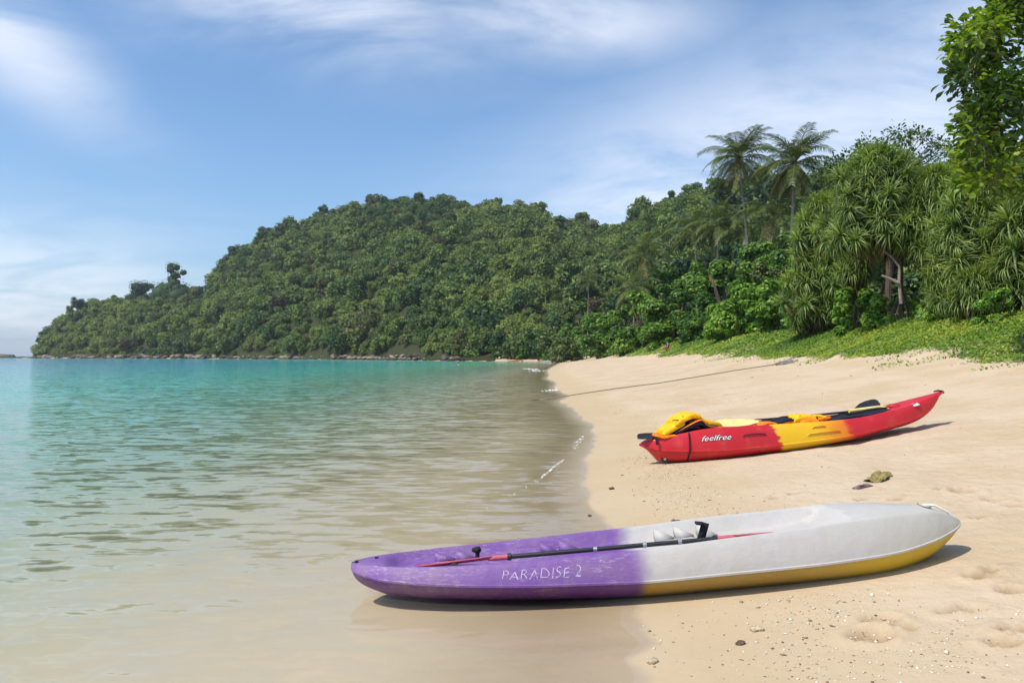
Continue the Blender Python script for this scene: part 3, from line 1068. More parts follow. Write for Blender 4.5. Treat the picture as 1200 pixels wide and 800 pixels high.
M_rope = plain('weathered_rope', (0.30, 0.25, 0.19), 0.9, 0.1, 0.3, 60, 0.004)
M_steel = plain('dull_metal', (0.45, 0.46, 0.48), 0.4, 0.5, 0.15, 40, 0.0, 0.8)


def part(name, mb_or, mats, parent, smooth=True, ang=40):
    me = mb_or.mesh(name, mats)
    if smooth:
        finish(me, ang)
    return obj(name, me, parent)


def box_pts(c, ax, up, sz_):
    ax = norm(np.array(ax, float))
    up = np.array(up, float)
    up = norm(up - ax * (up @ ax))
    sd = np.cross(up, ax)
    V = []
    for a in (-.5, .5):
        for b in (-.5, .5):
            for c_ in (-.5, .5):
                V.append(np.array(c, float) + ax * a * sz_[0] + sd * b * sz_[1] + up * c_ * sz_[2])
    Fq = [(0, 1, 3, 2), (4, 6, 7, 5), (0, 4, 5, 1), (2, 3, 7, 6), (0, 2, 6, 4), (1, 5, 7, 3)]
    return np.array(V), np.array(Fq)


def slab(mb, spine, width_dir, w_, th, mi=0, nsec=10, puff=1.0, tint=0.5, wob=0.0, seed=0):
    """soft padded panel: rounded section swept along a spine"""
    gg = np.random.default_rng(seed)
    P = np.asarray(spine, float)
    tq = np.linspace(0, 1, 4 * len(P))
    kk = np.linspace(0, 1, len(P))
    P = np.stack([pchip(kk, P[:, i])(tq) for i in range(3)], -1)
    n = len(P)
    T = norm(np.gradient(P, axis=0))
    Wd = norm(np.array(width_dir, float))
    Nn = norm(np.cross(T, np.broadcast_to(Wd, T.shape)))
    if Nn[:, 2].mean() < 0:
        Nn = -Nn
    ws = np.broadcast_to(np.interp(tq, np.linspace(0, 1, len(np.atleast_1d(w_))), np.atleast_1d(w_)), (n,)) if np.ndim(w_) else np.full(n, w_)
    endk = np.minimum(1, np.sqrt(np.clip(np.minimum(tq, 1 - tq) / 0.12, 0, 1)) + 0.15)
    a = np.linspace(0, 2 * np.pi, 20, endpoint=False)
    ca = np.sign(np.cos(a)) * np.abs(np.cos(a)) ** 0.35
    sa = np.sign(np.sin(a)) * np.abs(np.sin(a)) ** 0.6
    V = P[:, None] + (ws * 0.5)[:, None, None] * ca[None, :, None] * Wd + (th * 0.5 * endk)[:, None, None] * sa[None, :, None] * Nn[:, None]
    V = V + wob * gg.normal(size=V.shape)
    s = 20
    i, j = np.meshgrid(np.arange(n - 1), np.arange(s), indexing='ij')
    Q = np.stack([i * s + j, i * s + (j + 1) % s, (i + 1) * s + (j + 1) % s, (i + 1) * s + j], -1).reshape(-1, 4)
    base = mb.n
    V = np.concatenate([V.reshape(-1, 3), P[:1], P[-1:]])
    mb.add(V, Q, mi, tint)
    jj = np.arange(s)
    Tt = np.concatenate([np.stack([np.full(s, n * s), (jj + 1) % s, jj], -1), np.stack([np.full(s, n * s + 1), (n - 1) * s + jj, (n - 1) * s + (jj + 1) % s], -1)])
    mb.f.setdefault(3, []).append(Tt + base)
    mb.mi.setdefault(3, []).append(np.full(len(Tt), mi))


def blade(mb, base, tip, normal, w_, th=0.012, mi=0, dish=0.02):
    """paddle blade, an outline with thickness"""
    base, tip = np.array(base, float), np.array(tip, float)
    ax = tip - base
    L = np.linalg.norm(ax)
    ax = ax / L
    nn_ = np.array(normal, float)
    nn_ = norm(nn_ - ax * (nn_ @ ax))
    sd = np.cross(nn_, ax)
    tq = np.linspace(0, 1, 16)
    prof_w = np.interp(tq, [0, 0.12, 0.35, 0.6, 0.85, 0.95, 1.0], [0.18, 0.35, 0.85, 1.0, 0.92, 0.72, 0.35]) * w_ * 0.5
    vq = np.linspace(-1, 1, 7)
    top = base + ax * (tq * L)[:, None, None] + sd * (prof_w[:, None] * vq)[..., None] + nn_ * ((dish * vq ** 2)[None, :, None] + th * 0.5 * (1 - 0.6 * np.abs(vq))[None, :, None])
    bot_ = top - nn_ * (th * (1 - 0.6 * np.abs(vq)))[None, :, None]
    n1_ = 16 * 7
    V = np.concatenate([top.reshape(-1, 3), bot_.reshape(-1, 3)])
    f1 = grid_faces(16, 7)
    Fq = [f1, f1[:, ::-1] + n1_]
    edge = [(i * 7) for i in range(16)] + [15 * 7 + j for j in range(1, 7)] + [i * 7 + 6 for i in range(14, -1, -1)] + [j for j in range(5, 0, -1)]
    e = np.array(edge)
    en = np.roll(e, -1)
    Fq.append(np.stack([e, en, en + n1_, e + n1_], -1))
    mb.add(V, np.concatenate(Fq), mi)


# ---- purple and white kayak
pk_px = [412, 416, 425, 440, 460, 520, 600, 700, 740, 840, 923, 980, 1023, 1073, 1100, 1115, 1124]
pk_d = np.interp(pk_px, [412, 1124], [5.05, 5.20])
P0 = (Xp(412, 5.05), 5.05)
P1 = (Xp(1124, 5.20), 5.20)
pk_u = [(Xp(p_, d_) - P0[0]) / (P1[0] - P0[0]) * math.hypot(P1[0] - P0[0], P1[1] - P0[1]) for p_, d_ in zip(pk_px, pk_d)]
PK = Kayak(P0, P1, pk_u,
           bot=[.145, .10, .060, .028, .004, -.006, -.006, .000, .008, .050, .084, .106, .128, .190, .268, .344, .410],
           seam=[.165, .156, .146, .136, .128, .127, .130, .148, .156, .205, .243, .273, .298, .345, .378, .402, .420],
           rim=[.185, .188, .192, .197, .203, .222, .255, .308, .330, .400, .452, .492, .515, .518, .490, .458, .428],
           hw=[.020, .060, .115, .165, .220, .310, .360, .385, .390, .390, .375, .345, .300, .205, .125, .070, .018],
           rimk=[.7, .75, .8, .82, .83, .84, .84, .84, .84, .83, .81, .78, .74, .70, .68, .68, .7],
           chk=[.3, .35, .42, .48, .54, .60, .62, .62, .62, .62, .63, .64, .62, .52, .42, .34, .3],
           floor_d=([0, .22, .30, 1.05, 1.12, 1.30, 1.38, 2.05, 2.12, 2.32, 2.40, 2.85, 3.14, 3.24, 4.2], [0, 0, .055, .085, .070, .070, .100, .115, .090, .090, .125, .11, .085, 0, 0]),
           crown=([0, .1, .25, .32, 3.14, 3.26, 3.6, 4.0, 4.2], [.004, .012, .012, 0, 0, .022, .028, .015, .002]))
root_k = empty('kayak', (P0[0] + 2.0, P0[1] + 0.07, 0.0))
tag(root_k, 'purple and bleached white sit-on-top kayak with yellow underside, half in the shallows', 'kayak')
ok_ = np.array(root_k.location)
edge_u = float(pk_u[8]) - 2.0
M_pk_deck = kayak_mat('purple_white_deck', (0.175, 0.075, 0.28), (0.47, 0.44, 0.41), edge_u, 0.08, PK.ax, (0.58, 0.50, 0.70), 0.46, 0.46, (1.55, 0.6, (0.48, 0.455, 0.385)))
M_pk_hull = kayak_mat('purple_yellow_hull', (0.12, 0.035, 0.20), (0.40, 0.25, 0.035), edge_u, 0.05, PK.ax, (0.6, 0.52, 0.62), 0.22, 0.38, (1.1, 0.5, (0.58, 0.40, 0.02)))
(hv, hf), (dv, df) = PK.build()
for nm, V_, F_, M_ in (('hull', hv, hf, M_pk_hull), ('deck', dv, df, M_pk_deck)):
    mb = MB()
    mb.add(rel(V_, ok_), F_)
    part(nm, mb, [M_], root_k, True, 33)


def U_of(px_):
    return float(np.interp(px_, pk_px, pk_u))


# moulded foot rests along the far inner wall
for a_, b_ in ((508, 532), (534, 556), (636, 658), (659, 684), (776, 798), (800, 822), (828, 852)):
    ua, ub = U_of(a_), U_of(b_)
    mb = MB()
    pts = []
    for uu, kk in ((ua, 1.0), (ub, 0.18)):
        rw = float(PK.f['hw'](uu) * PK.f['rimk'](uu))
        zr = float(PK.f['rim'](uu))
        fdv = float(PK.fl(uu))
        zb = zr - fdv * 0.98
        for v_, z_ in ((rw * 0.84, zb), (rw * 0.55, zb), (rw * 0.60, zb + (fdv - 0.012) * kk), (rw * 0.86, zr - 0.012 - 0.95 * fdv * (1 - kk))):
            pts.append(PK.W(uu, v_, z_))
    pts = rel(np.array(pts), ok_)
    mb.add(pts, [(0, 1, 2, 3), (7, 6, 5, 4), (0, 4, 5, 1), (1, 5, 6, 2), (2, 6, 7, 3), (3, 7, 4, 0)])
    part('foot_rest', mb, [M_pk_deck], root_k, False)
# ribs moulded across the wells
# end toggles and rope on the bow
mb = MB()
bow_rope = [PK.W(U_of(1080), -0.02, PK.f['rim'](U_of(1080)) + 0.035), PK.W(U_of(1092), -0.03, PK.f['rim'](U_of(1092)) + 0.045), PK.W(U_of(1108), -0.02, PK.f['rim'](U_of(1108)) + 0.025), PK.W(U_of(1122), 0, .437)]
add_tube(mb, rel(np.array(bow_rope), ok_), 0.008, 8)
part('carry_rope', mb, [M_white], root_k)
mb = MB()
V_, F_ = box_pts(rel(PK.W(U_of(1083), 0.0, float(PK.f['rim'](U_of(1083))) + 0.03), ok_), (1, 0, -.2), (0, 0, 1), (0.05, 0.09, 0.016))
mb.add(V_, F_)
part('rope_fitting', mb, [M_pk_deck], root_k, False)
# dark drain hole and nose hole
for px_, v_ in ((440, 0.05), (418, -0.01)):
    mb = MB()
    u_ = U_of(px_)
    z_ = float(PK.f['rim'](u_)) + 0.0165
    add_tube(mb, rel([PK.W(u_, v_, z_ - 0.02), PK.W(u_, v_, z_ + 0.003)], ok_), [0.012, 0.012], 12)
    part('drain_hole', mb, [M_black], root_k)
# strap buckles
for px_, py_, d_, hh, tilt in ((559, 646, 5.22, 0.075, 0.15), (824, 622, 5.10, 0.115, -0.35)):
    mb = MB()
    c_ = np.array([Xp(px_, d_), d_, Zp(py_, d_)]) - ok_
    if hh < 0.1:
        V_ = ICO2[0] * np.array([0.034, 0.026, 0.024]) * (1 + 0.12 * np.sin(ICO2[0][:, :1] * 5)) + c_ + (0, 0, 0.012)
        mb.add(V_, ICO2[1])
        add_tube(mb, [c_ + (0, 0, -0.085), c_ + (0.004, 0, 0.0)], [0.017, 0.014], 8)
    else:
        V_, F_ = box_pts(c_, (0.3, 0.1, 1), (0, -1, 0.2), (hh, 0.05, 0.012))
        mb.add(V_, F_)
        V_, F_ = box_pts(c_ + (0.035, -0.02, -0.06), (1, 0, 0.1), (0, 0, 1), (0.10, 0.05, 0.014))
        mb.add(V_, F_)
        V_, F_ = box_pts(c_ + (-0.025, 0, 0.052), (1, 0, -0.1), (0, 0, 1), (0.05, 0.052, 0.016))
        mb.add(V_, F_)
    part('seat_strap', mb, [M_strap], root_k, hh < 0.1)
mb = MB()
c_ = np.array([Xp(534, 4.93), 4.93, Zp(664, 4.93)]) - ok_
add_tube(mb, [c_ + (-0.05, 0, 0.0), c_ + (-0.01, 0.01, 0.012), c_ + (0.03, 0, 0.004)], [0.006, 0.016, 0.008], 8)
part('deck_cleat', mb, [M_black], root_k)


def lettering(text, size_fn, mats, parent, origin, name, shear=0.0, wobble=0.0, seed=0, bold=0.0, space=1.0):
    cu = bpy.data.curves.new('text', 'FONT')
    cu.body = text
    cu.size = 1.0
    cu.shear = shear
    cu.offset = bold
    cu.space_character = space
    cu.resolution_u = 3
    tmp = bpy.data.objects.new('text', cu)
    col.objects.link(tmp)
    bpy.context.view_layer.update()
    me = bpy.data.meshes.new_from_object(tmp)
    bpy.data.objects.remove(tmp)
    bm = bmesh.new()
    bm.from_mesh(me)
    bmesh.ops.triangulate(bm, faces=bm.faces[:])
    V = np.array([v.co[:] for v in bm.verts])
    bm.verts.index_update()
    T_ = np.array([[v.index for v in f.verts] for f in bm.faces])
    bm.free()
    x0, x1 = V[:, 0].min(), V[:, 0].max()
    y0, y1 = 0.0, 0.70
    gg = np.random.default_rng(seed)
    if wobble:
        V[:, 1] += wobble * np.sin(V[:, 0] * 5.1) + wobble * 0.5 * np.sin(V[:, 0] * 11)
    Pw = size_fn((V[:, 0] - x0) / (x1 - x0), (V[:, 1] - y0) / (y1 - y0))
    mb = MB()
    mb.add(rel(Pw, origin), T_)
    return part(name, mb, mats, parent, False)


lettering('PARADISE 2', lambda a, b: PK.panel(U_of(587) + a * (U_of(673) - U_of(587)), 0.30 + b * 0.42, -1, 0.003), [m_worn], root_k, ok_, 'painted_name', 0.16, 0.06, 1, -0.022, 1.08)

# paddle lying in the cockpit
pa = np.array([Xp(597, 5.02), 5.02, Zp(652, 5.02)])
pb = np.array([Xp(838, 4.96), 4.96, Zp(631, 4.96)])
dirp = norm(pb - pa)
root_p = empty('paddle', tuple((pa + pb) / 2))
tag(root_p, 'kayak paddle with black shaft and faded pink blades lying in the purple kayak', 'paddle')
op_ = np.array(root_p.location)
mb = MB()
add_tube(mb, rel([pa, pa + (pb - pa) * 0.5, pb], op_), 0.0155, 12)
part('shaft', mb, [M_black], root_p)
for q in (0.42, 0.66, 0.83, 0.0, 1.0):
    mb = MB()
    c_ = pa + (pb - pa) * q
    add_tube(mb, rel([c_ - dirp * 0.012, c_ + dirp * 0.012], op_), 0.0185 if q not in (0.0, 1.0) else 0.024, 12)
    part('ring', mb, [M_black if q in (0.0, 1.0) else M_steel], root_p)
for s_, e_ in ((pa, -1), (pb, 1)):
    mb = MB()
    b0 = s_ + dirp * e_ * 0.012
    b1 = s_ + dirp * e_ * 0.14
    add_tube(mb, rel([b0, b0 * 0.5 + b1 * 0.5, b1], op_), [0.0175, 0.018, 0.016], 12)
    tip = s_ + dirp * e_ * (0.60 if e_ < 0 else 0.40) + np.array([0, 0.03 * e_, -0.012])
    blade(mb, rel(b1 - dirp * e_ * 0.03, op_), rel(tip, op_), (0, 0.22, 1), 0.17, 0.012, 0, 0.012)
    part('blade', mb, [M_pink], root_p)

# ---- red and yellow kayak
rk_px = np.array([750, 753, 758, 765, 772, 785, 798, 816, 840, 880, 910, 963, 991, 1027, 1041, 1056, 1073, 1085, 1093, 1098, 1105])
Q0, Q1 = (Xp(750, 10.42), 10.42), (Xp(1105, 10.95), 10.95)
rk_d = np.interp(rk_px, [750, 1105], [10.42, 10.95])
rk_L = math.hypot(Q1[0] - Q0[0], Q1[1] - Q0[1])
rk_u = (Xp(rk_px, rk_d) - Q0[0]) / (Q1[0] - Q0[0]) * rk_L
nd = rk_d - np.interp(rk_px, [750, 765, 798, 880, 963, 1027, 1073, 1105], [0.0, .14, .26, .36, .36, .30, .16, 0])
rk_rim_y = np.array([520.5, 519, 517, 515.5, 513.5, 510.5, 507.5, 503.5, 501, 499, 497, 493.5, 490.3, 483, 479.8, 475.5, 470, 466, 463, 461, 458.2])
rk_bot_y = np.array([522.5, 524.0, 527.5, 535, 541.5, 541.5, 541, 539.3, 537, 531.5, 528.5, 519.5, 514.5, 505.5, 502.5, 498.8, 492.5, 484.5, 474, 465, 459.5])
rk_seam_y = np.array([521.8, 522.6, 524.0, 526.5, 528, 528.5, 528.5, 528, 527, 523.5, 520, 513, 508, 499.5, 496, 491.5, 485, 478, 469.5, 463.3, 458.9])
fl_b = np.interp(rk_px, [750, 765, 798, 880, 963, 1027, 1073, 1105], [0.0, .08, .16, .22, .22, .18, .08, 0])
RK = Kayak(Q0, Q1, rk_u, bot=Zp(rk_bot_y, rk_d - fl_b), seam=Zp(rk_seam_y, nd), rim=Zp(rk_rim_y, nd),
           hw=[.03, .05, .08, .13, .17, .22, .265, .31, .35, .375, .385, .375, .355, .305, .275, .235, .18, .13, .085, .055, .02],
           rimk=[.85] * 6 + [.86] * 10 + [.84] * 5, chk=[.4] * 4 + [.45, .55, .62, .66, .7, .72, .72, .72, .7, .62, .56, .48, .4, .33, .3, .3, .3],
           floor_d=([0, .12, .2, .75, .95, 1.5, 1.7, 2.4, 2.6, 3.15, 3.35, 3.45, 4.5], [0, 0, .05, .07, .08, .10, .07, .07, .10, .10, .07, 0, 0]),
           crown=([0, .12, .25, 3.35, 3.5, 4.0, 4.4], [.006, .006, 0, 0, .012, .03, .006]))
root_r = empty('kayak', (Q0[0] + 2.1, Q0[1] + 0.2, 0.35))
tag(root_r, 'red kayak with a yellow middle, pulled up on dry sand and loaded with life jackets', 'kayak')
or_ = np.array(root_r.location)


def UR(px_):
    return float(np.interp(px_, rk_px, rk_u))


uo = 2.11
m_rk, t = new_mat('red_yellow_plastic')
co = t.n('ShaderNodeTexCoord').outputs['Object']
sx = t.n('ShaderNodeSeparateXYZ', Vector=co)
al = t.m('ADD', t.m('MULTIPLY', sx.outputs[0], RK.ax[0]), t.m('MULTIPLY', sx.outputs[1], RK.ax[1]))
al = t.m('ADD', al, t.m('MULTIPLY', sx.outputs[2], 0.45))
nz = t.m('SUBTRACT', t.noise(t.mapping(co, scale=(3, 3, 9)), 2.2, 5, 0.6), 0.5)
jag = t.m('ADD', al, t.m('MULTIPLY', nz, 0.28))
ya, yb = UR(903) - uo - 0.02, UR(985) - uo + 0.0
red = t.mix(t.noise(co, 3.0, 3), (0.48, 0.012, 0.022), (0.58, 0.020, 0.030))
yel = t.mix(t.ss(jag, yb - 0.55, yb), (0.78, 0.46, 0.010), (0.72, 0.19, 0.012))
c = t.mix(t.m('MULTIPLY', t.ss(jag, ya - 0.03, ya + 0.03), t.ss(jag, yb + 0.06, yb - 0.05)), red, yel)
grime = t.noise(co, 6.0, 5, 0.6)
c = t.mix(t.m('MULTIPLY', t.ss(grime, 0.5, 0.8), 0.18), c, (0.45, 0.30, 0.2))
p = t.n('ShaderNodeBsdfPrincipled', **{'Base Color': c, 'Roughness': 0.36, 'Specular IOR Level': 0.45})
t.put(p.inputs['Normal'], t.bump(t.noise(co, 6.0, 2), 0.2, 0.03))
out(t, p.outputs[0])
(hv, hf), (dv, df) = RK.build()
for nm, V_, F_ in (('hull', hv, hf), ('deck', dv, df)):
    mb = MB()
    mb.add(rel(V_, or_), F_)
    part(nm, mb, [m_rk], root_r, True, 33)
# strap round the stern, keel wheel, side handles, hatch
mb = MB()
us = UR(800)
stp = [RK.panel(us, 1.0, -1, 0.012)] + [RK.panel(us, q_, -1, 0.012) for q_ in (0.7, 0.4, 0.1)] + [RK.W(us, -float(RK.f['hw'](us)) * 0.97 - 0.016, float(RK.f['seam'](us)) - 0.02), RK.W(us, -float(RK.f['hw'](us)) * 0.70, float(RK.f['bot'](us)) + 0.02)]
add_tube(mb, rel(np.array(stp), or_), 0.011, 6)
part('tie_down_strap', mb, [M_strap], root_r)
mb = MB()
uw = UR(776)
cw = rel(RK.W(uw, -float(RK.f['hw'](uw)) * 0.52, Zp(538, 10.3)), or_)
add_tube(mb, [cw + (0, -0.03, 0), cw + (0, 0.03, 0)], [0.048, 0.048], 18)
whl = part('keel_wheel', mb, [M_black], root_r)
mb = MB()
add_tube(mb, [cw + (0, -0.036, 0), cw + (0, -0.028, 0)], [0.018, 0.018], 12)
part('axle', mb, [M_steel], whl)
for (a_, b_, q_) in ((858, 884, 0.62), (936, 952, 0.78), (930, 968, 0.42)):
    mb = MB()
    pts = [RK.panel(UR(a_), q_ - 0.08, -1, 0.002), RK.panel(UR(a_ + 2), q_, -1, 0.012), RK.panel(UR((a_ + b_) / 2), q_ + 0.02, -1, 0.014), RK.panel(UR(b_ - 2), q_, -1, 0.012), RK.panel(UR(b_), q_ - 0.08, -1, 0.002)]
    add_tube(mb, rel(np.array(pts), or_), 0.0075, 6)
    part('side_handle', mb, [m_rk if a_ != 858 else M_outline], root_r)
mb = MB()
uh = UR(1046)
ch_ = rel(RK.W(uh, -0.02, float(RK.f['rim'](uh)) + 0.022), or_)
for rr_, zz_ in ((0.095, 0.0), (0.07, 0.012)):
    add_tube(mb, [ch_ + (0, 0, zz_ - 0.012), ch_ + (0, 0, zz_ + 0.012)], [rr_, rr_ * 0.95], 22)
part('hatch', mb, [m_rk], root_r)
mb = MB()
uh = UR(1099)
c_ = rel(RK.W(uh, 0, float(RK.f['rim'](uh)) + 0.012), or_)
add_tube(mb, [c_ + (-0.06, 0, 0.01), c_ + (0, -0.01, 0.025), c_ + (0.07, 0, 0.012), c_ + (0.085, 0, -0.012)], [0.01, 0.012, 0.014, 0.012], 8)
part('toggle', mb, [M_black], root_r)
mb = MB()
c_ = rel(RK.panel(UR(1063), 0.96, -1, 0.004), or_)
V_, F_ = box_pts(c_, (1, 0.1, 0.22), (0, -.5, 1), (0.09, 0.06, 0.008))
mb.add(V_, F_)
part('bow_highlight', mb, [M_white], root_r, False)  # bright highlight on the bow, painted as a flat white plate
for bold, off, mt, nm in ((0.03, 0.004, M_outline, 'logo_outline'), (0.0, 0.008, M_white, 'logo')):
    lettering('feelfree', lambda a, b: RK.panel(UR(813) + a * (UR(845) - UR(813)), 0.47 + b * 0.24, -1, off), [mt], root_r, or_, nm, 0.35, 0.0, 1, bold, 1.0)


def RP(px_, py_, dd=0.0):
    d_ = float(np.interp(px_, [750, 1105], [10.42, 10.95])) + dd
    return np.array([Xp(px_, d_), d_, Zp(py_, d_)])


WD = (RK.pr[0], RK.pr[1], 0)
# yellow life jacket over the stern
root_j = empty('life_jacket', tuple(RP(800, 505)))
tag(root_j, 'yellow life jacket folded over the stern of the red kayak', 'life jacket')
oj = np.array(root_j.location)
mb = MB()
slab(mb, rel([RP(773, 508), RP(785, 500.5), RP(797, 494)], oj), WD, [0.34, 0.40, 0.42], 0.085, 0, wob=0.002, seed=1)
part('back_panel', mb, [M_yellow], root_j)
mb = MB()
slab(mb, rel([RP(786, 497), RP(797, 489.5), RP(807, 486), RP(816, 487)], oj), WD, [0.42, 0.46, 0.44, 0.40], 0.085, 0, wob=0.002, seed=2)
part('front_panel', mb, [M_yellow], root_j)
mb = MB()
slab(mb, rel([RP(815, 489), RP(821, 493.5), RP(830, 495.5), RP(843, 497.5)], oj), WD, [0.38, 0.36, 0.32, 0.22], 0.075, 0, wob=0.002, seed=3)
part('collar', mb, [M_yellow], root_j)
mb = MB()
slab(mb, rel([RP(764, 509.5), RP(774, 510.5), RP(788, 508.5)], oj), WD, [0.30, 0.38, 0.40], 0.05, 0, wob=0.002, seed=4)
part('lower_flap', mb, [M_orange], root_j)
mb = MB()
slab(mb, rel([RP(786, 506), RP(800, 499), RP(814, 494.5), RP(826, 499), RP(840, 501)], oj), WD, [0.38, 0.44, 0.46, 0.40, 0.36], 0.075, 0, seed=5)
part('lining', mb, [M_navy], root_j)
mb = MB()
slab(mb, rel([RP(790, 503.5), RP(803, 495.5), RP(815, 490.5), RP(824, 497.5), RP(842, 499.5)], oj), WD, [0.40, 0.46, 0.48, 0.42, 0.34], 0.02, 0, seed=6)
part('edge_binding', mb, [M_orange], root_j)
for a_, b_ in (((788, 492.5), (800, 492.8)), ((800, 487.2), (803, 493.5))):
    mb = MB()
    p0, p1 = rel(RP(*a_, -0.2), oj), rel(RP(*b_, -0.2), oj)
    add_tube(mb, [p0, (p0 + p1) / 2 + (0, 0, 0.006), p1], 0.007, 6)
    part('stitched_seam', mb, [M_outline], root_j)
# orange life jacket in the cockpit
root_j = empty('life_jacket', tuple(RP(943, 494)))
tag(root_j, 'crumpled orange life jacket lying in the middle cockpit of the red kayak', 'life jacket')
oj = np.array(root_j.location)
for k, (pts, w_, th, mt) in enumerate((([(913, 495.5), (925, 492.5), (935, 493)], .30, .07, M_orange), ([(924, 493), (934, 489), (944, 488.5), (950, 491)], .34, .085, M_yellow),
                                       ([(932, 494), (942, 490.5), (953, 492)], .40, .075, M_orange), ([(944, 490.5), (953, 488.5), (963, 490.5)], .30, .06, M_yellow),
                                       ([(886, 497.5), (897, 495.5), (906, 496)], .28, .045, M_orange), ([(936, 497), (950, 495.5), (958, 494.5)], .42, .05, M_orange), ([(952, 492.5), (960, 491), (967, 490)], .34, .05, M_orange))):
    mb = MB()
    slab(mb, rel([RP(*q_, -0.05 * (k % 3)) for q_ in pts], oj), (WD[0], WD[1], 0.15 * (k % 3 - 1)), w_, th, 0, wob=0.003, seed=20 + k)
    part('foam_panel', mb, [mt], root_j)
mb = MB()
add_tube(mb, rel([RP(928, 493, -.2), RP(938, 487.8, -.2), RP(947, 492, -.2), RP(958, 489, -.2)], oj), 0.012, 6)
part('webbing', mb, [M_strap], root_j)
# pale yellow blade board and black seat parts
root_s = empty('paddle', tuple(RP(868, 497)))
tag(root_s, 'paddle with pale yellow blade and black shaft in the rear of the red kayak', 'paddle')
os_ = np.array(root_s.location)
mb = MB()
blade(mb, rel(RP(893, 494, 0.0), os_), rel(RP(838, 497, -0.05), os_), (0, -0.55, 1), 0.19, 0.014, 0, 0.01)
part('blade', mb, [M_cream], root_s)
mb = MB()
add_tube(mb, rel([RP(889, 494.3, 0.0), RP(915, 492.5, 0.02), RP(960, 488.5, 0.05)], os_), 0.016, 10)
part('shaft', mb, [M_black], root_s)
root_s = empty('paddle', tuple(RP(960, 487)))
tag(root_s, 'black paddle laid along the deck of the red kayak towards its bow', 'paddle')
os_ = np.array(root_s.location)
mb = MB()
add_tube(mb, rel([RP(884, 492.2, 0.22), RP(940, 487.8, 0.18), RP(1002, 481.5, 0.16)], os_), 0.016, 10)
part('shaft', mb, [M_black], root_s)
mb = MB()
blade(mb, rel(RP(999, 481.6, 0.16), os_), rel(RP(1030, 471.5, 0.18), os_), (0, -0.75, 0.7), 0.17, 0.014, 0, 0.012)
part('blade', mb, [M_black], root_s)
mb = MB()
c_ = rel(RP(919, 489, 0.2), os_)
add_tube(mb, [c_ + (-0.03, 0, -0.004), c_ + (0.03, 0, 0.002)], 0.024, 10)
part('joint_ferrule', mb, [M_steel], root_s)
root_s = empty('paddle', tuple(RP(760, 512)))
tag(root_s, 'black paddle blade sticking out past the stern of the red kayak', 'paddle')
os_ = np.array(root_s.location)
mb = MB()
blade(mb, rel(RP(776, 510.8, 0.0), os_), rel(RP(747.5, 513, -0.05), os_), (0, -0.35, 1), 0.17, 0.03, 0, 0.02)
part('blade', mb, [M_black], root_s)
mb = MB()
add_tube(mb, rel([RP(774, 511, 0), RP(800, 505, 0.02), RP(830, 501, 0.02)], os_), 0.016, 10)
part('shaft', mb, [M_black], root_s)
mb = MB()
add_tube(mb, rel([RP(768, 512, -.17), RP(770, 516, -.18), RP(769.5, 521, -.19)], os_), [0.014, 0.02, 0.014], 8)
part('tether', mb, [M_strap], root_s)
for k, (pts, w_, th) in enumerate((([(905, 495.5), (917, 491.5), (924, 490.3)], .30, .045), ([(965, 492.5), (985, 488.5), (1005, 486)], .36, .05), ([(992, 489), (1015, 484.5), (1041, 479.5)], .34, .05))):
    o_ = or_
    mb = MB()
    slab(mb, rel([RP(*q_, -0.02) for q_ in pts], o_), WD, w_, th, 0, seed=40 + k)
    rs = part('seat', mb, [M_navy], root_r)
    if k == 2:
        mb = MB()
        add_tube(mb, rel([RP(995, 481.5, -.02), RP(1010, 479.5, -.02), RP(1030, 476.5, -.02), RP(1040, 477.5, -.05), RP(1042, 479.5, -.08)], o_), [0.028, 0.024, 0.018, 0.016, 0.01], 8)
        part('pale_edge', mb, [M_cream], rs)
    mb = MB()
    q0 = rel(RP(*pts[0], -0.12), o_)
    q1 = rel(RP(*pts[2], -0.12), o_)
    add_tube(mb, [q0 + (0, 0, 0.03), (q0 + q1) / 2 + (0, 0, 0.05), q1 + (0, 0, 0.03)], 0.009, 6)
    part('strap', mb, [M_strap], rs)

# ------------------------------------------------------------------ mooring rope
def ground_hit(px_, py_):
    ds = np.linspace(2.5, 60, 2400)
    xs = Xp(px_, ds)
    gz = ground_z(xs, ds)
    i = int(np.argmax(gz >= Zp(py_, ds)))
    return np.array([xs[i], ds[i], gz[i]])


A = np.array([Xp(622, 27.5), 27.5, -0.05])
B = np.array([Xp(658, 27.8), 27.8, 0.03])
Dp = ground_hit(900, 429.5)
mid_ = [B + (Dp - B) * q_ for q_ in np.linspace(0, 1, 26)]
pts = [A, A * 0.5 + B * 0.5 + (0, 0, 0.02)]
for i, q_ in enumerate(mid_):
    zg = float(ground_z(np.array([q_[0]]), np.array([q_[1]]))[0]) + 0.022
    straight = q_[2] + 0.05
    pts.append(np.array([q_[0], q_[1], max(zg, min(straight, zg + 0.15))]))
g = np.random.default_rng(5)
q_ = pts[-1]
for i in range(1, 26):
    a_ = i / 25
    x_ = Dp[0] + 0.95 * a_ * 2.0 + 0.05 * math.sin(i * 1.5)
    y_ = Dp[1] + 0.6 * a_ * 2.0 + 0.08 * math.cos(i * 1.1)
    z_ = float(ground_z(np.array([x_]), np.array([y_]))[0]) + 0.02 + 0.02 * (i % 2)
    pts.append(np.array([x_, y_, z_]))
mb = MB()
add_tube(mb, np.array(pts), 0.020, 6)
tag(obj('mooring_rope', finish(mb.mesh('mooring_rope', [M_rope]))), 'long thin rope stretched from the water across the sand', 'rope')
mb = MB()
c0 = ground_hit(918, 426.8)
cp = []
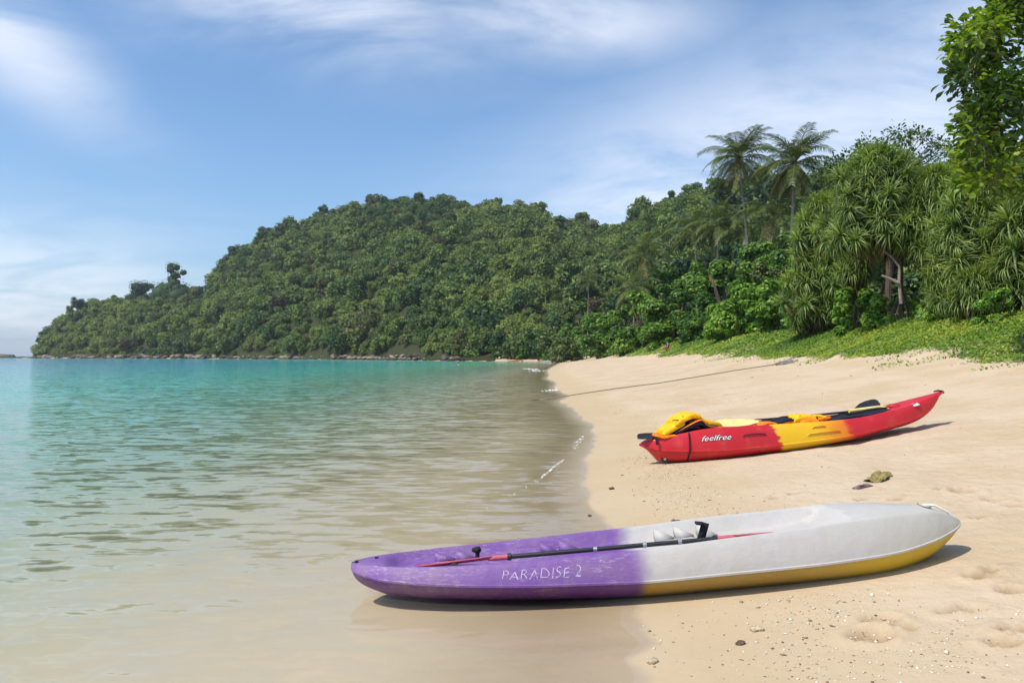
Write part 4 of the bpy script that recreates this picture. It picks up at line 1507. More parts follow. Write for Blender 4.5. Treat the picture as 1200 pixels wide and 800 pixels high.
for i in range(60):
    a_ = i * 0.42
    r_ = 0.13 + 0.11 * math.sin(i * 0.37)
    x_, y_ = c0[0] + r_ * 1.6 * math.cos(a_) + 0.005 * i, c0[1] + r_ * 1.5 * math.sin(a_)
    z_ = float(ground_z(np.array([x_]), np.array([y_]))[0]) + 0.03 + 0.10 * (0.5 + 0.5 * math.sin(i * 0.9)) * (1 - abs(i - 30) / 45)
    cp.append((x_, y_, z_))
add_tube(mb, cp, 0.024, 6)
M_rope2 = plain('grey_rope', (0.22, 0.21, 0.22), 0.9, 0.1, 0.3, 40, 0.004)
tag(obj('rope_coil', finish(mb.mesh('rope_coil', [M_rope2]))), 'loose tangled coil of grey rope on the upper sand', 'rope')

# ------------------------------------------------------------------ rags on the sand
def crumple(name, lab, px_, py_, L_, W_, H_, mats, seed, rot=0.0):
    c_ = ground_hit(px_, py_)
    gx_, gy_ = np.meshgrid(np.linspace(-1, 1, 44), np.linspace(-1, 1, 30))
    rr = np.sqrt(gx_ ** 2 + gy_ ** 2)
    edge_ = np.clip(1.15 - rr, 0, 1)
    rid = 1 - np.abs(fbm(gx_ * 2.4 + seed, gy_ * 1.7, 3, seed) * 3.2)
    z_ = H_ * np.clip(edge_, 0, 1) ** 0.4 * (0.25 + 0.75 * np.clip(rid, 0, 1))
    x_ = gx_ * L_ * 0.5 * (1 + 0.35 * fbm(gx_ * 1.2, gy_ * 1.2, 2, seed + 5))
    y_ = gy_ * W_ * 0.5 * (1 + 0.6 * fbm(gx_ * 1.6, gy_ * 1.2, 2, seed + 9)) + 0.25 * W_ * np.sin(gx_ * 2.5)
    cs, sn = math.cos(rot), math.sin(rot)
    wx, wy = c_[0] + x_ * cs - y_ * sn, c_[1] + x_ * sn + y_ * cs
    wz = ground_z(wx, wy) + z_ - 0.01
    V_ = np.stack([wx - c_[0], wy - c_[1], wz - c_[2]], -1).reshape(-1, 3)
    Fq = grid_faces(*gx_.shape)
    cen = (rr.ravel()[Fq]).mean(1) < 1.12 + 0.2 * fbm(gx_.ravel()[Fq].mean(1) * 5, gy_.ravel()[Fq].mean(1) * 5, 2, seed)
    me = mesh_np(name, V_, Fq[cen], mats, None, {'tint': np.full(len(V_), .5)}, True)
    o = obj(name, me, None, tuple(c_))
    tag(o, lab, 'rag')


def rag_mat(name, a, b, c3):
    m, t = new_mat(name)
    co = t.n('ShaderNodeTexCoord').outputs['Object']
    n = t.noise(co, 9.0, 4, 0.6)
    cc = t.ramp(n, [(0.32, a), (0.52, b), (0.68, c3)])
    p = t.n('ShaderNodeBsdfPrincipled', **{'Base Color': cc, 'Roughness': 0.95, 'Specular IOR Level': 0.1})
    t.put(p.inputs['Normal'], t.bump(t.noise(co, 60, 3), 0.6, 0.006))
    out(t, p.outputs[0])
    return m


crumple('olive_rag', 'crumpled olive and brown cloth lying on dry sand between the two kayaks', 1030, 562, 0.34, 0.20, 0.10, [rag_mat('olive_cloth', (0.10, 0.075, 0.04), (0.30, 0.24, 0.09), (0.20, 0.15, 0.09))], 3, 0.3)
crumple('maroon_rag', 'small grey and maroon scrap lying beside the olive cloth on sand', 1010, 571, 0.22, 0.10, 0.045, [rag_mat('maroon_cloth', (0.24, 0.24, 0.27), (0.10, 0.05, 0.05), (0.17, 0.06, 0.06))], 8, 0.0)

# ------------------------------------------------------------------ shell and coral bits (uncountable)
m_sh, t = new_mat('shell_bits')
ti = t.n('ShaderNodeAttribute', attribute_name='tint').outputs['Fac']
c = t.ramp(ti, [(0.0, (0.09, 0.06, 0.035)), (0.3, (0.26, 0.17, 0.10)), (0.55, (0.58, 0.46, 0.34)), (1.0, (0.80, 0.72, 0.62))])
p = t.n('ShaderNodeBsdfPrincipled', **{'Base Color': c, 'Roughness': 0.7, 'Specular IOR Level': 0.3})
out(t, p.outputs[0])
g = np.random.default_rng(77)
V0, F0 = ICO1
oct_V = np.array([(1, 0, 0), (-1, 0, 0), (0, 1, 0), (0, -1, 0), (0, 0, 1), (0, 0, -1)], float)
oct_F = np.array([(0, 2, 4), (2, 1, 4), (1, 3, 4), (3, 0, 4), (2, 0, 5), (1, 2, 5), (3, 1, 5), (0, 3, 5)])
px_, py_ = [], []
sx_, sy_, ss_ = [], [], []
for n_, lo, hi, smu, ssd, dens in ((3600, 2.6, 4.7, 1.15, 0.30, 1), (900, 2.6, 4.7, 1.7, 0.9, 1), (5200, 5.4, 11.5, 1.12, 0.28, 1), (2200, 11, 24, 1.25, 0.35, 1), (900, 5.6, 20, 2.4, 1.4, 1), (900, 3.2, 12, 5.0, 1.8, 1), (120, 3, 9, 0.5, .4, 1), (900, 8, 40, 6.2, 2.2, 2)):
    yy = g.uniform(lo, hi, n_)
    s_ = g.normal(smu, ssd, n_)
    sx_.append(shore_x(yy) + np.maximum(s_, 0.12))
    sy_.append(yy)
    ss_.append(np.exp(g.normal(-5.35, 0.45, n_)) * (1.0 if dens == 1 else np.interp(yy, [8, 40], [1.2, 3.2])))
sx_, sy_, ss_ = map(np.concatenate, (sx_, sy_, ss_))
cl_ = fbm(sx_ * 1.8, sy_ * 1.8, 3, 61)
kp = cl_ > g.uniform(-0.35, 0.15, len(sx_))
sx_, sy_, ss_ = sx_[kp], sy_[kp], ss_[kp]
sz_ = ground_z(sx_, sy_)
mats_ = np.concatenate([g.normal(1, .35, (len(sx_), 1)), g.normal(.8, .25, (len(sx_), 1)), g.uniform(.3, .7, (len(sx_), 1))], 1) * ss_[:, None]
an = g.uniform(0, 6.28, len(sx_))
O = oct_V[None] * mats_[:, None] * (1 + 0.25 * g.normal(size=(len(sx_), 6, 1)))
Vx = O[..., 0] * np.cos(an)[:, None] - O[..., 1] * np.sin(an)[:, None] + sx_[:, None]
Vy = O[..., 0] * np.sin(an)[:, None] + O[..., 1] * np.cos(an)[:, None] + sy_[:, None]
Vz = O[..., 2] + (sz_ + ss_ * 0.2)[:, None]
Vv = np.stack([Vx, Vy, Vz], -1).reshape(-1, 3)
Ff = (oct_F[None] + (np.arange(len(sx_)) * 6)[:, None, None]).reshape(-1, 3)
me = mesh_np('shell_fragments', Vv, Ff, [m_sh], None, {'tint': np.repeat(np.clip(g.beta(1.6, 1.2, len(sx_)), 0, 1), 6)})
tag(obj('shell_fragments', me), 'scattered bits of shell and coral along the damp sand', 'shells', kind='stuff')

# a few bigger bits that can be told apart
g = np.random.default_rng(15)
bit_m = plain('coral_bit', (0.50, 0.38, 0.26), 0.8, 0.2, 0.35, 70, 0.004)
stick_m = plain('driftwood', (0.13, 0.09, 0.06), 0.9, 0.1, 0.35, 40, 0.004)
for px_, py_, r_, lab, nm, mt in ((764, 778, .026, 'brown shell lying alone on smooth damp sand', 'shell', bit_m), (886, 740, .030, 'curled coral bit among shell fragments near the purple kayak', 'coral_bit', bit_m),
                                  (868, 756, .022, 'small brown coral lump near the curled coral bit', 'coral_bit', stick_m), (793, 612, .034, 'dark seed pod on damp sand behind the purple kayak', 'seed_pod', stick_m),
                                  (717, 573, .030, 'dark pebble lying alone near the wave edge', 'pebble', stick_m), (691, 605, .022, 'small dark pebble on wet sand behind the purple kayak', 'pebble', stick_m)):
    c_ = ground_hit(px_, py_)
    V_ = ICO2[0] * np.array([1.2, 0.8, 0.55]) * r_ * (1 + 0.22 * g.normal(size=(len(ICO2[0]), 1)))
    me = mesh_np(nm, V_, ICO2[1], [mt], None, None, True)
    tag(obj(nm, me, None, (c_[0], c_[1], c_[2] + r_ * 0.3), (0, 0, g.uniform(0, 6))), lab, nm.replace('_', ' '))

# ------------------------------------------------------------------ foam of the wash
m_foam, t = new_mat('foam')
p = t.n('ShaderNodeBsdfPrincipled', **{'Base Color': (0.82, 0.82, 0.80, 1), 'Roughness': 0.35, 'Specular IOR Level': 0.4})
out(t, p.outputs[0])
Vv, Ff, nb = [], [], 0
g = np.random.default_rng(31)


def foam_line(pts, n, spread, size, arc=(0, 1)):
    global nb
    P_ = np.array(pts, float)
    kk = np.linspace(0, 1, len(P_))
    for i in range(n):
        q_ = g.beta(2, 2)
        x_, y_ = np.interp(q_, kk, P_[:, 0]), np.interp(q_, kk, P_[:, 1])
        x_ += g.normal() * spread
        y_ += g.normal() * spread * 1.2
        r_ = size * math.exp(g.normal() * 0.5)
        V_ = ICO1[0] * np.array([1.4, 1.0, 0.45]) * r_ + (x_, y_, 0.004)
        Vv.append(V_)
        Ff.append(ICO1[1] + nb)
        nb += len(V_)


def wpt(px_, py_):
    d_ = EYE * F / (py_ - HZ)
    return (Xp(px_, d_), d_)


foam_line([wpt(625, 566), wpt(640, 555), wpt(652, 545), wpt(661, 538)], 150, 0.014, 0.0040)
foam_line([wpt(560, 600), wpt(600, 580), wpt(628, 564)], 25, 0.012, 0.0035)
foam_line([wpt(672, 527), wpt(678, 518), wpt(684, 510)], 60, 0.03, 0.006)
foam_line([wpt(640, 458), wpt(652, 457), wpt(664, 452)], 200, 0.13, 0.016)
foam_line([wpt(612, 432), wpt(622, 432), wpt(636, 436)], 160, 0.4, 0.03)
foam_line([wpt(640, 427), wpt(646, 424), wpt(655, 423)], 120, 0.5, 0.04)
me = mesh_np('wash_foam', np.concatenate(Vv), np.concatenate(Ff), [m_foam], None, None, True)
tag(obj('wash_foam', me), 'thin broken white foam where the ripples meet the sand', 'foam', kind='stuff')
#==PART4==
# ------------------------------------------------------------------ palms
M_palm = foliage_mat('palm_leaves', (0.035, 0.058, 0.015), (0.09, 0.125, 0.032), (0.20, 0.22, 0.065), 0.25, 0.42, 0.4, 0.2)
M_palm_old = foliage_mat('old_palm_leaves', (0.07, 0.075, 0.022), (0.15, 0.145, 0.045), (0.24, 0.21, 0.075), 0.2, 0.6, 0.2, 0.2)
M_palm_bark = bark_mat('palm_bark', (0.17, 0.145, 0.115), (0.30, 0.27, 0.22), 3.0)
M_nut = plain('coconut', (0.20, 0.17, 0.05), 0.6, 0.3, 0.3, 6)


def frond_mesh(seed, e0, L, curl, mat, hang=0.55):
    g = np.random.default_rng(seed)
    mb = MB()
    n = 14
    q = np.linspace(0, 1, n)
    ang = R(e0) - R(curl) * q ** 1.4
    ds = L / (n - 1)
    x = np.concatenate([[0], np.cumsum(np.cos(ang[:-1]) * ds)])
    z = np.concatenate([[0], np.cumsum(np.sin(ang[:-1]) * ds)])
    y = 0.05 * L * np.sin(q * 2.2 + g.uniform(0, 3)) * q
    P = np.stack([x, y, z], -1)
    add_tube(mb, P, np.linspace(0.055, 0.012, n), 5, 0, True, 0.85)
    T = norm(np.gradient(P, axis=0))
    m = 28
    for side in (-1, 1):
        for k in range(m):
            tq = 0.14 + 0.86 * (k + g.uniform(0, 0.6)) / m
            p0 = np.array([np.interp(tq, q, P[:, i]) for i in range(3)])
            tt = norm(np.array([np.interp(tq, q, T[:, i]) for i in range(3)]))
            ll = L * 0.27 * math.sin(min(1, 0.25 + tq * 0.9) * math.pi * 0.86) * g.uniform(0.85, 1.1) + 0.1
            side_v = norm(np.cross(np.array([0, 0, 1.0]), tt)) * side
            d0 = norm(side_v * 0.8 + tt * 0.55 + np.array([0, 0, 0.22]) * (1 - hang))
            d1 = norm(d0 * 0.7 + np.array([0, 0, -1.0]) * hang * g.uniform(0.7, 1.5) + tt * 0.15)
            w0 = 0.034 + 0.018 * g.uniform()
            wv = norm(np.cross(d0, np.cross(side_v, d0) + 1e-3)) * 0
            wv = tt * w0
            a, b, c_ = p0, p0 + d0 * ll * 0.5, p0 + d0 * ll * 0.5 + d1 * ll * 0.5
            V = np.array([a - wv * .7, a + wv * .7, b + wv, b - wv, c_ + wv * 0.15, c_ - wv * 0.15])
            mb.add(V, [(0, 1, 2, 3), (3, 2, 4, 5)], 0, np.clip(0.5 + g.normal() * 0.18, 0, 1))
    return mb.mesh('frond', [mat])


FR = [frond_mesh(1, 80, 3.6, 55, M_palm, .35), frond_mesh(2, 62, 4.2, 75, M_palm, .45), frond_mesh(3, 45, 4.5, 85, M_palm, .6), frond_mesh(4, 28, 4.5, 85, M_palm, .7),
      frond_mesh(5, 8, 4.4, 75, M_palm, .8), frond_mesh(6, -18, 4.0, 55, M_palm, .9), frond_mesh(7, -45, 3.8, 40, M_palm_old, .9), frond_mesh(8, -62, 3.4, 25, M_palm_old, .9)]
nutV = MB()
nutV.add(ICO2[0] * (0.15, 0.15, 0.18), ICO2[1])
NUT = finish(nutV.mesh('coconut', [M_nut]))


def palm(px, py, d, k, lab, lean=(0.0, 0.0), nf=24, seed=0, old=True, zbase=None, group=None):
    g = np.random.default_rng(seed + 100)
    top = np.array([Xp(px, d), d, Zp(py, d)])
    zb = zbase if zbase is not None else max(2.5, float(hill_z(np.array([top[0]]), np.array([d]))[0][0]))
    base = np.array([top[0] - lean[0], top[1] - lean[1], zb - 0.6])
    root = empty('coconut_palm', tuple(base))
    tag(root, lab, 'palm', group)
    q = np.linspace(0, 1, 14)
    h = top - base
    cur = np.stack([h[0] * q ** 1.6, h[1] * q ** 1.6, h[2] * q], -1)
    mb = MB()
    rad = np.interp(q, [0, 0.06, 0.2, 1], [0.30, 0.22, 0.17, 0.12]) * (0.85 + 0.15 * k)
    add_tube(mb, cur, rad, 9)
    part('trunk', mb, [M_palm_bark], root)
    for i in range(nf):
        f = i / nf
        vi = min(7, int(0.4 + f ** 0.8 * (7.0 if old else 6)))
        s_ = k * g.uniform(0.88, 1.1)
        obj('frond', FR[vi], root, tuple(h + (0, 0, 0.05)), (g.uniform(-.12, .12), g.uniform(-.1, .1), i * 2.399 + g.uniform(-.25, .25)), (s_, s_, s_))
    for i in range(6):
        a = i * 1.05
        obj('coconut', NUT, root, tuple(h + np.array([math.cos(a) * 0.3, math.sin(a) * 0.3, -0.28 - 0.12 * (i % 2)])))
    return root


palm(866, 186, 86, 1.15, 'tall coconut palm with a grey trunk, the taller-trunked of the two standing above the canopy', (-1.6, 0), 36, 1)
palm(931, 192, 80, 1.15, 'tall coconut palm with dense drooping brownish skirt beside its taller-trunked neighbour', (0.5, 0), 38, 2)
palm(907, 252, 84, 1.15, 'short coconut palm with drooping dry fronds under the two tall palms', (0.3, 0), 22, 3)
palm(755, 300, 124, 1.25, 'coconut palm with hanging yellowish fronds behind the broad-leaved beach trees', (0.4, 0), 26, 4)
palm(741, 338, 118, 1.1, 'low coconut palm crown just below the yellowish palm', (-0.4, 0), 20, 5)
palm(842, 264, 106, 1.25, 'coconut palm in the canopy between the yellowish palm and the tall palms', (0.3, 0), 20, 6, False)
palm(815, 274, 112, 1.2, 'coconut palm half sunk in canopy on the slope above the beach trees', (-0.3, 0), 20, 7, False)
palm(872, 268, 104, 1.15, 'coconut palm crown partly hidden behind the tallest grey trunk', (0.3, 0), 18, 8, False)
palm(690, 330, 190, 1.0, 'small distant coconut palm among trees at the far bend of the beach', (0.3, 0), 18, 9, False)

g = np.random.default_rng(58)
for i, (px_, t_) in enumerate(((668, .30), (700, .22), (722, .30), (705, .45), (735, .18), (690, .55), (760, .40), (780, .28), (640, .16), (655, .42), (800, .36))):
    d_ = float(fc(px_) + t_ * (fr_(px_) - fc(px_)))
    zb_ = float(hill_z(np.array([Xp(px_, d_)]), np.array([d_]))[0][0])
    palm(px_, HZ - (zb_ + 10.5 - EYE) * F / d_, d_, 1.15, ('coconut palm poking out of the forest ' + ('low' if t_ < .3 else 'halfway up') + ' on the slope above the bay head'), (0.3, 0), 14, 30 + i, False, zb_, 'palms ' + ('low' if t_ < .3 else 'halfway up') + ' on the forest slope')

# ------------------------------------------------------------------ beach trees and shrubs
def leafy(name, lab, px, d, top_y, wpx, mat, n, leaf, cat='tree', kind=0, seed=0, low=-0.6, depth=0.8, group=None, sink=0.4, nclump=20, rs=(0.2, 0.36), barkmat=None):
    g = np.random.default_rng(seed + int(px * 3))
    x = Xp(px, d)
    zb = float(ground_z(np.array([x]), np.array([d]))[0])
    h = Zp(top_y, d) - zb + sink
    rx = wpx * 0.5 / F * d
    ry = rx * depth
    root = empty(name, (x, d, zb))
    mb = MB()
    cl = clumps_dome(g, rx, ry, h * 0.93, nclump, rs, 0.10)
    cl = [(c + np.array([0, 0, -sink * 0.5]), np.minimum(r, [9, 9, h * 0.4])) for c, r in cl]
    V, Q, tn = leaf_cloud(g, cl, n, leaf, leaf * 0.62, 0.45, 0.8, low, (0.78, 1.12), 0.35, 0.3)
    mb.add(V, Q, 0, tn)
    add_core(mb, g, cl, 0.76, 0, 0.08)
    obj('crown', mb.mesh('crown', [mat]), root)
    tb = MB()
    for k in range(3 if cat == 'tree' else 5):
        a = g.uniform(0, 6.28)
        e = np.array([math.cos(a) * rx * 0.5, math.sin(a) * ry * 0.5, h * 0.62])
        r0 = 0.03 * h if cat == 'tree' else 0.025
        add_tube(tb, [(0, 0, -0.3), e * (0.15, 0.15, 0.35), e * (0.6, 0.6, 0.75), e], [r0, r0 * 0.8, r0 * 0.5, r0 * 0.2], 6)
    obj('trunk', tb.mesh('trunk', [barkmat or M_dbark], True), root)
    tag(root, lab, cat, group)
    return root


T_ = 'tree'
rows = [
    (672, 186, 378, 46, M_broad, 2200, 0.75, 'leafy beach tree at the far end of the beach beside the bay head'),
    (645, 228, 384, 40, M_oliv, 1500, 0.8, 'dull green tree behind the pale boat at the bay head'),
    (622, 240, 388, 44, M_for, 1500, 0.8, 'dark green tree overhanging the small far beach'),
    (594, 262, 390, 44, M_for, 1300, 0.8, 'dark tree where the far beach meets the rocks'),
    (700, 158, 366, 54, M_broad, 3000, 0.66, 'glossy beach tree leaning over the sand far along the beach'),
    (727, 132, 356, 60, M_broad, 3400, 0.58, 'rounded glossy beach tree in the row along the far sand'),
    (756, 109, 340, 66, M_broad, 3800, 0.52, 'glossy beach tree beneath the yellowish palm'),
    (790, 92, 316, 74, M_broad, 4600, 0.46, 'tall dark glossy beach tree behind the seated person'),
    (822, 84, 300, 70, M_broad, 4200, 0.44, 'tall glossy beach tree left of the bright shrub mound'),
    (772, 128, 305, 60, M_broad, 2600, 0.6, 'broad-leaved tree rising behind the beach row near the yellowish palm'),
    (748, 150, 332, 50, M_oliv, 2000, 0.65, 'olive tree behind the beach row at the foot of the hill'),
    (718, 176, 338, 50, M_for, 1700, 0.7, 'dark tree at the foot of the hill behind the far beach row'),
    (682, 214, 352, 50, M_for, 1500, 0.8, 'dark tree at the foot of the hill at the bend of the bay'),
    (850, 82, 284, 76, M_broad, 4200, 0.42, 'wide glossy tree below the tallest palm trunk'),
    (888, 74, 278, 76, M_broad, 4400, 0.40, 'wide glossy tree under the palm with the brown skirt'),
    (925, 66, 262, 74, M_broad, 4400, 0.38, 'glossy tree between the short palm and the pandanus'),
    (965, 60, 236, 84, M_broad, 4000, 0.36, 'glossy tree showing over the pandanus thicket'),
    (1040, 54, 215, 110, M_oliv, 4000, 0.34, 'dense olive tree behind the tallest pandanus'),
    (1120, 46, 205, 120, M_for, 4000, 0.32, 'dark dense tree behind the pandanus thicket'),
    (1200, 38, 190, 130, M_for, 4000, 0.30, 'dark tree behind the overhanging leafy branches'),
    (1290, 30, 150, 150, M_for, 3500, 0.30, 'dark tree at the back of the grass bank'),
]
for i, (px, d, ty_, w_, mt, n_, lf, lab) in enumerate(rows):
    leafy('beach_tree', lab, px, d, ty_, w_, mt, n_, lf, 'tree', 0, i, group='trees along the back of the beach')
shr = [
    (880, 55, 338, 96, M_bright, 5200, 0.30, 'large bright green shrub mound at the top of the grass bank'),
    (912, 50, 318, 70, M_bright, 3600, 0.28, 'bright green shrub growing up against the pandanus'),
    (846, 60, 358, 60, M_bright, 3000, 0.30, 'low yellow-green shrub beside the large bright mound'),
    (897, 58, 302, 60, M_oliv, 2600, 0.26, 'olive vine-covered shrub above the large bright mound'),
    (815, 74, 372, 56, M_broad, 2800, 0.36, 'dark glossy shrub hanging low over the grass tongue'),
    (775, 88, 380, 60, M_broad, 2600, 0.40, 'glossy shrub right behind the seated person'),
    (735, 116, 384, 56, M_broad, 2400, 0.46, 'low glossy shrub along the far sand edge'),
    (700, 146, 390, 50, M_broad, 2000, 0.55, 'low glossy shrub near the far bend of the beach'),
    (664, 180, 396, 40, M_oliv, 1500, 0.6, 'low shrub at the very end of the beach'),
]
for i, (px, d, ty_, w_, mt, n_, lf, lab) in enumerate(shr):
    leafy('shrub', lab, px, d, ty_, w_, mt, n_, lf, 'shrub', 0, 50 + i, low=-0.9, nclump=22, rs=(0.16, 0.32))
for i, (px, s_, ty_, w_, lab) in enumerate(((1042, 13.4, 352, 66, 'low leafy green plant at the foot of the pandanus trunk'), (1090, 14.2, 312, 60, 'bright leafy shrub between the pandanus trunk and the dense pandanus'),
                                            (1003, 13.8, 350, 60, 'low leafy plant below the leaning pandanus limbs'), (1004, 12.9, 338, 56, 'leafy plant growing round the stem of the small round-headed pandanus'), (1170, 13.0, 340, 50, 'low green plant at the foot of the dense pandanus'), (1110, 13.6, 345, 60, 'low bright plant along the top of the bank'))):
    x_, d_, z_ = pos(px, s_)
    leafy('leafy_plant', lab, px, d_, ty_, w_, M_bright, 1500, 0.20, 'plant', 0, 80 + i, low=-0.9, nclump=16, rs=(0.18, 0.34))

g = np.random.default_rng(65)
for i, px_ in enumerate(np.linspace(540, 668, 24)):
    d_ = float(np.interp(px_, [540, 600, 640, 668], [262, 231, 214, 191])) + g.uniform(0, 8)
    leafy('shrub', 'dense bush in the row behind the small far beach', px_, d_, float(g.uniform(384, 399)), float(g.uniform(26, 40)), (M_for, M_oliv, M_broad)[i % 3], 700, 0.85, 'shrub', 0, 200 + i, low=-0.9, nclump=12, rs=(0.25, 0.42), group='bushes behind the far beach')
# ------------------------------------------------------------------ pandanus
M_pan = foliage_mat('pandanus_leaves', (0.055, 0.105, 0.028), (0.18, 0.265, 0.070), (0.38, 0.42, 0.13), 0.38, 0.45, 0.35, 0.22)
M_pan_y = foliage_mat('pandanus_leaves_light', (0.08, 0.145, 0.032), (0.225, 0.32, 0.070), (0.42, 0.45, 0.13), 0.38, 0.4, 0.4, 0.2)
M_pan_b = bark_mat('pandanus_bark', (0.06, 0.045, 0.033), (0.15, 0.115, 0.085), 8.0)
M_pale_wood = bark_mat('bleached_wood', (0.17, 0.13, 0.10), (0.34, 0.28, 0.23), 8.0)
M_dead = foliage_mat('dead_leaves', (0.07, 0.05, 0.025), (0.15, 0.10, 0.05), (0.24, 0.17, 0.09), 0.15, 0.8, 0.1, 0.2)


def rosette(seed, n, L, mat, dead=10):
    g = np.random.default_rng(seed)
    mb = MB()
    for i in range(n + dead):
        isdead = i >= n
        f = g.uniform(0, 1)
        e = R(84 - 105 * f ** 1.1 + g.normal() * 9) if not isdead else R(-55 - 30 * g.uniform())
        a = g.uniform(0, 6.283)
        ll = L * (0.62 + 0.45 * f ** 0.5) * g.uniform(0.85, 1.15)
        droop = R(70 + 80 * f) * g.uniform(0.5, 1.4) if not isdead else R(15)
        m = 6
        q = np.linspace(0, 1, m)
        th = e - droop * q ** 1.35
        ds = ll / (m - 1)
        r = np.concatenate([[0.05], 0.05 + np.cumsum(np.cos(th[:-1]) * ds)])
        z = np.concatenate([[0], np.cumsum(np.sin(th[:-1]) * ds)]) + (0.18 * (1 - f) if not isdead else -0.15)
        wd = np.interp(q, [0, 0.2, 0.6, 1], [0.9, 1.0, 0.7, 0.06]) * 0.036
        tw = g.uniform(-0.4, 0.4) * q
        ca, sa = math.cos(a), math.sin(a)
        P = np.stack([r * ca - tw * sa * 0.3, r * sa + tw * ca * 0.3, z], -1)
        sd = np.array([-sa, ca, 0])
        up_ = np.array([0, 0, 1.0]) * 0.35
        V = np.stack([P - wd[:, None] * (sd - up_), P, P + wd[:, None] * (sd + up_)], 1).reshape(-1, 3)
        mb.add(V, grid_faces(m, 3), 1 if isdead else 0, np.clip(0.5 + g.normal() * 0.22 - 0.12 * f, 0, 1))
    return mb.mesh('leaf_rosette', [mat, M_dead])


ROS = [rosette(s, 84, 1.25, M_pan) for s in range(4)]
ROSY = [rosette(s + 10, 84, 1.2, M_pan_y) for s in range(3)]


def pandanus(px, d, top_y, wpx, nheads, lab, seed, bot_y=None, light=0.3, k=1.0, depth=0.75, trunkpx=0.0, zb=None):
    g = np.random.default_rng(seed)
    x = Xp(px, d)
    if zb is None:
        zb = float(ground_z(np.array([x]), np.array([d]))[0])
    zt = Zp(top_y, d)
    zl = Zp(bot_y, d) if bot_y else zb + 0.6
    root = empty('pandanus_tree', (x, d, zb))
    tag(root, lab, 'pandanus', 'pandanus on the bank')
    rx = wpx * 0.5 / F * d - 0.75 * k
    ry = rx * depth
    h = zt - zb - 0.75 * k
    hl = zl - zb
    tb = MB()
    bx = trunkpx / F * d
    fork = np.array([bx, 0, h * 0.42])
    add_tube(tb, [(bx * 1.05, 0, -0.3), (bx * 1.0, 0.05, h * 0.2), fork], [0.11, 0.10, 0.09], 9)
    for i in range(7):                                   # prop roots
        a = i * 0.9 + g.uniform(0, 0.4)
        add_tube(tb, [fork * (1, 1, 0.45 + 0.3 * g.uniform()), (bx + math.cos(a) * 0.35, math.sin(a) * 0.35, h * 0.12), (bx + math.cos(a) * 0.55, math.sin(a) * 0.55, -0.3)], [0.03, 0.028, 0.025], 5)
    limbs = []
    for i in range(6):
        a = i * 1.05 + g.uniform(-0.3, 0.3)
        e = np.array([math.cos(a) * rx * 0.55, math.sin(a) * ry * 0.55, h * g.uniform(0.55, 0.78)])
        m_ = fork * 0.5 + e * 0.5 + np.array([0, 0, -0.2])
        add_tube(tb, [fork, m_, e], [0.11, 0.085, 0.07], 7)
        limbs.append(e)
    for i in range(nheads):
        a = i * 2.399
        f = (i + 0.5) / nheads
        zz = hl + (h - hl) * (1 - f ** 1.1)
        lim = math.sqrt(max(0.05, 1 - ((zz - hl * 0.6) / (h - hl * 0.6 + 0.01)) ** 2.2))
        rr = lim * (g.uniform(0.55, 1.0) if i % 3 else g.uniform(0.2, 0.6))
        p = np.array([math.cos(a) * rx * rr, math.sin(a) * ry * rr, zz])
        li = min(limbs, key=lambda q: np.linalg.norm(q - p))
        mid_ = (li + p) * 0.5 + np.array([0, 0, -0.15])
        add_tube(tb, [li, mid_, p + (0, 0, 0.05)], [0.06, 0.05, 0.045], 6)
        o_ = norm(np.array([p[0], p[1], 1.6 + 0.6 * g.uniform()]))
        rot = Vector(o_).to_track_quat('Z', 'Y').to_euler()
        s_ = k * g.uniform(0.85, 1.15)
        me = ROSY[i % 3] if g.uniform() < light else ROS[i % 4]
        obj('leaf_rosette', me, root, tuple(p), tuple(rot), (s_, s_, s_))
    part('trunk', tb, [M_pan_b], root)
    return root


pandanus(1030, 31.0, 170, 170, 135, 'tallest pandanus with a broad domed crown over dark forked stems', 1, 292, 0.35, 0.70, 0.7, 26 / 1.0)
pandanus(965, 38.0, 226, 112, 120, 'pandanus leaning left from the tallest one over the bright shrubs', 2, 372, 0.55, 0.72, 0.8)
pandanus(1004, 34.0, 290, 72, 22, 'small pandanus with a single round mop crown in front of the dark hollow', 3, 326, 0.35, 0.68)
pandanus(948, 39.0, 332, 62, 26, 'low pandanus clump with dead brown skirt at the edge of the grass', 4, 384, 0.3, 0.68, 0.9)
pandanus(1150, 26.5, 192, 150, 150, 'dense pandanus thicket reaching down to the grass bank', 5, 356, 0.5, 0.70, 0.7)
pandanus(1098, 29.5, 192, 96, 70, 'pandanus filling the gap between the tallest one and the dense thicket', 6, 300, 0.45, 0.70)
pandanus(1215, 24.5, 205, 130, 110, 'pandanus at the foot of the overhanging leafy tree', 7, 352, 0.35, 0.72)
pandanus(1143, 25.0, 312, 70, 24, 'low pandanus clump drooping onto the grass in front of the dense thicket', 8, 358, 0.4, 0.66)
pandanus(1300, 22.5, 200, 130, 60, 'pandanus beyond the leafy tree on the bank', 9, 350, 0.3, 0.75)
# bare bleached limbs in the hollow
d_ = 29.6
for pts, lab in (([(1056, 356), (1055, 330), (1057, 312), (1050, 300), (1041, 292)], 'bleached bare forked stem rising in the dark hollow of the pandanus'),
                 ([(1052, 331), (1044, 326), (1036, 322)], 'short bleached branch stub beside the forked stem')):
    mb = MB()
    P = np.array([[Xp(a, d_), d_ + 0.1 * i, Zp(b, d_)] for i, (a, b) in enumerate(pts)])
    add_tube(mb, P, np.linspace(0.065, 0.035, len(P)), 8)
    tag(obj('bare_branch', finish(mb.mesh('bare_branch', [M_pale_wood]))), lab, 'branch')

# ------------------------------------------------------------------ overhanging leafy tree


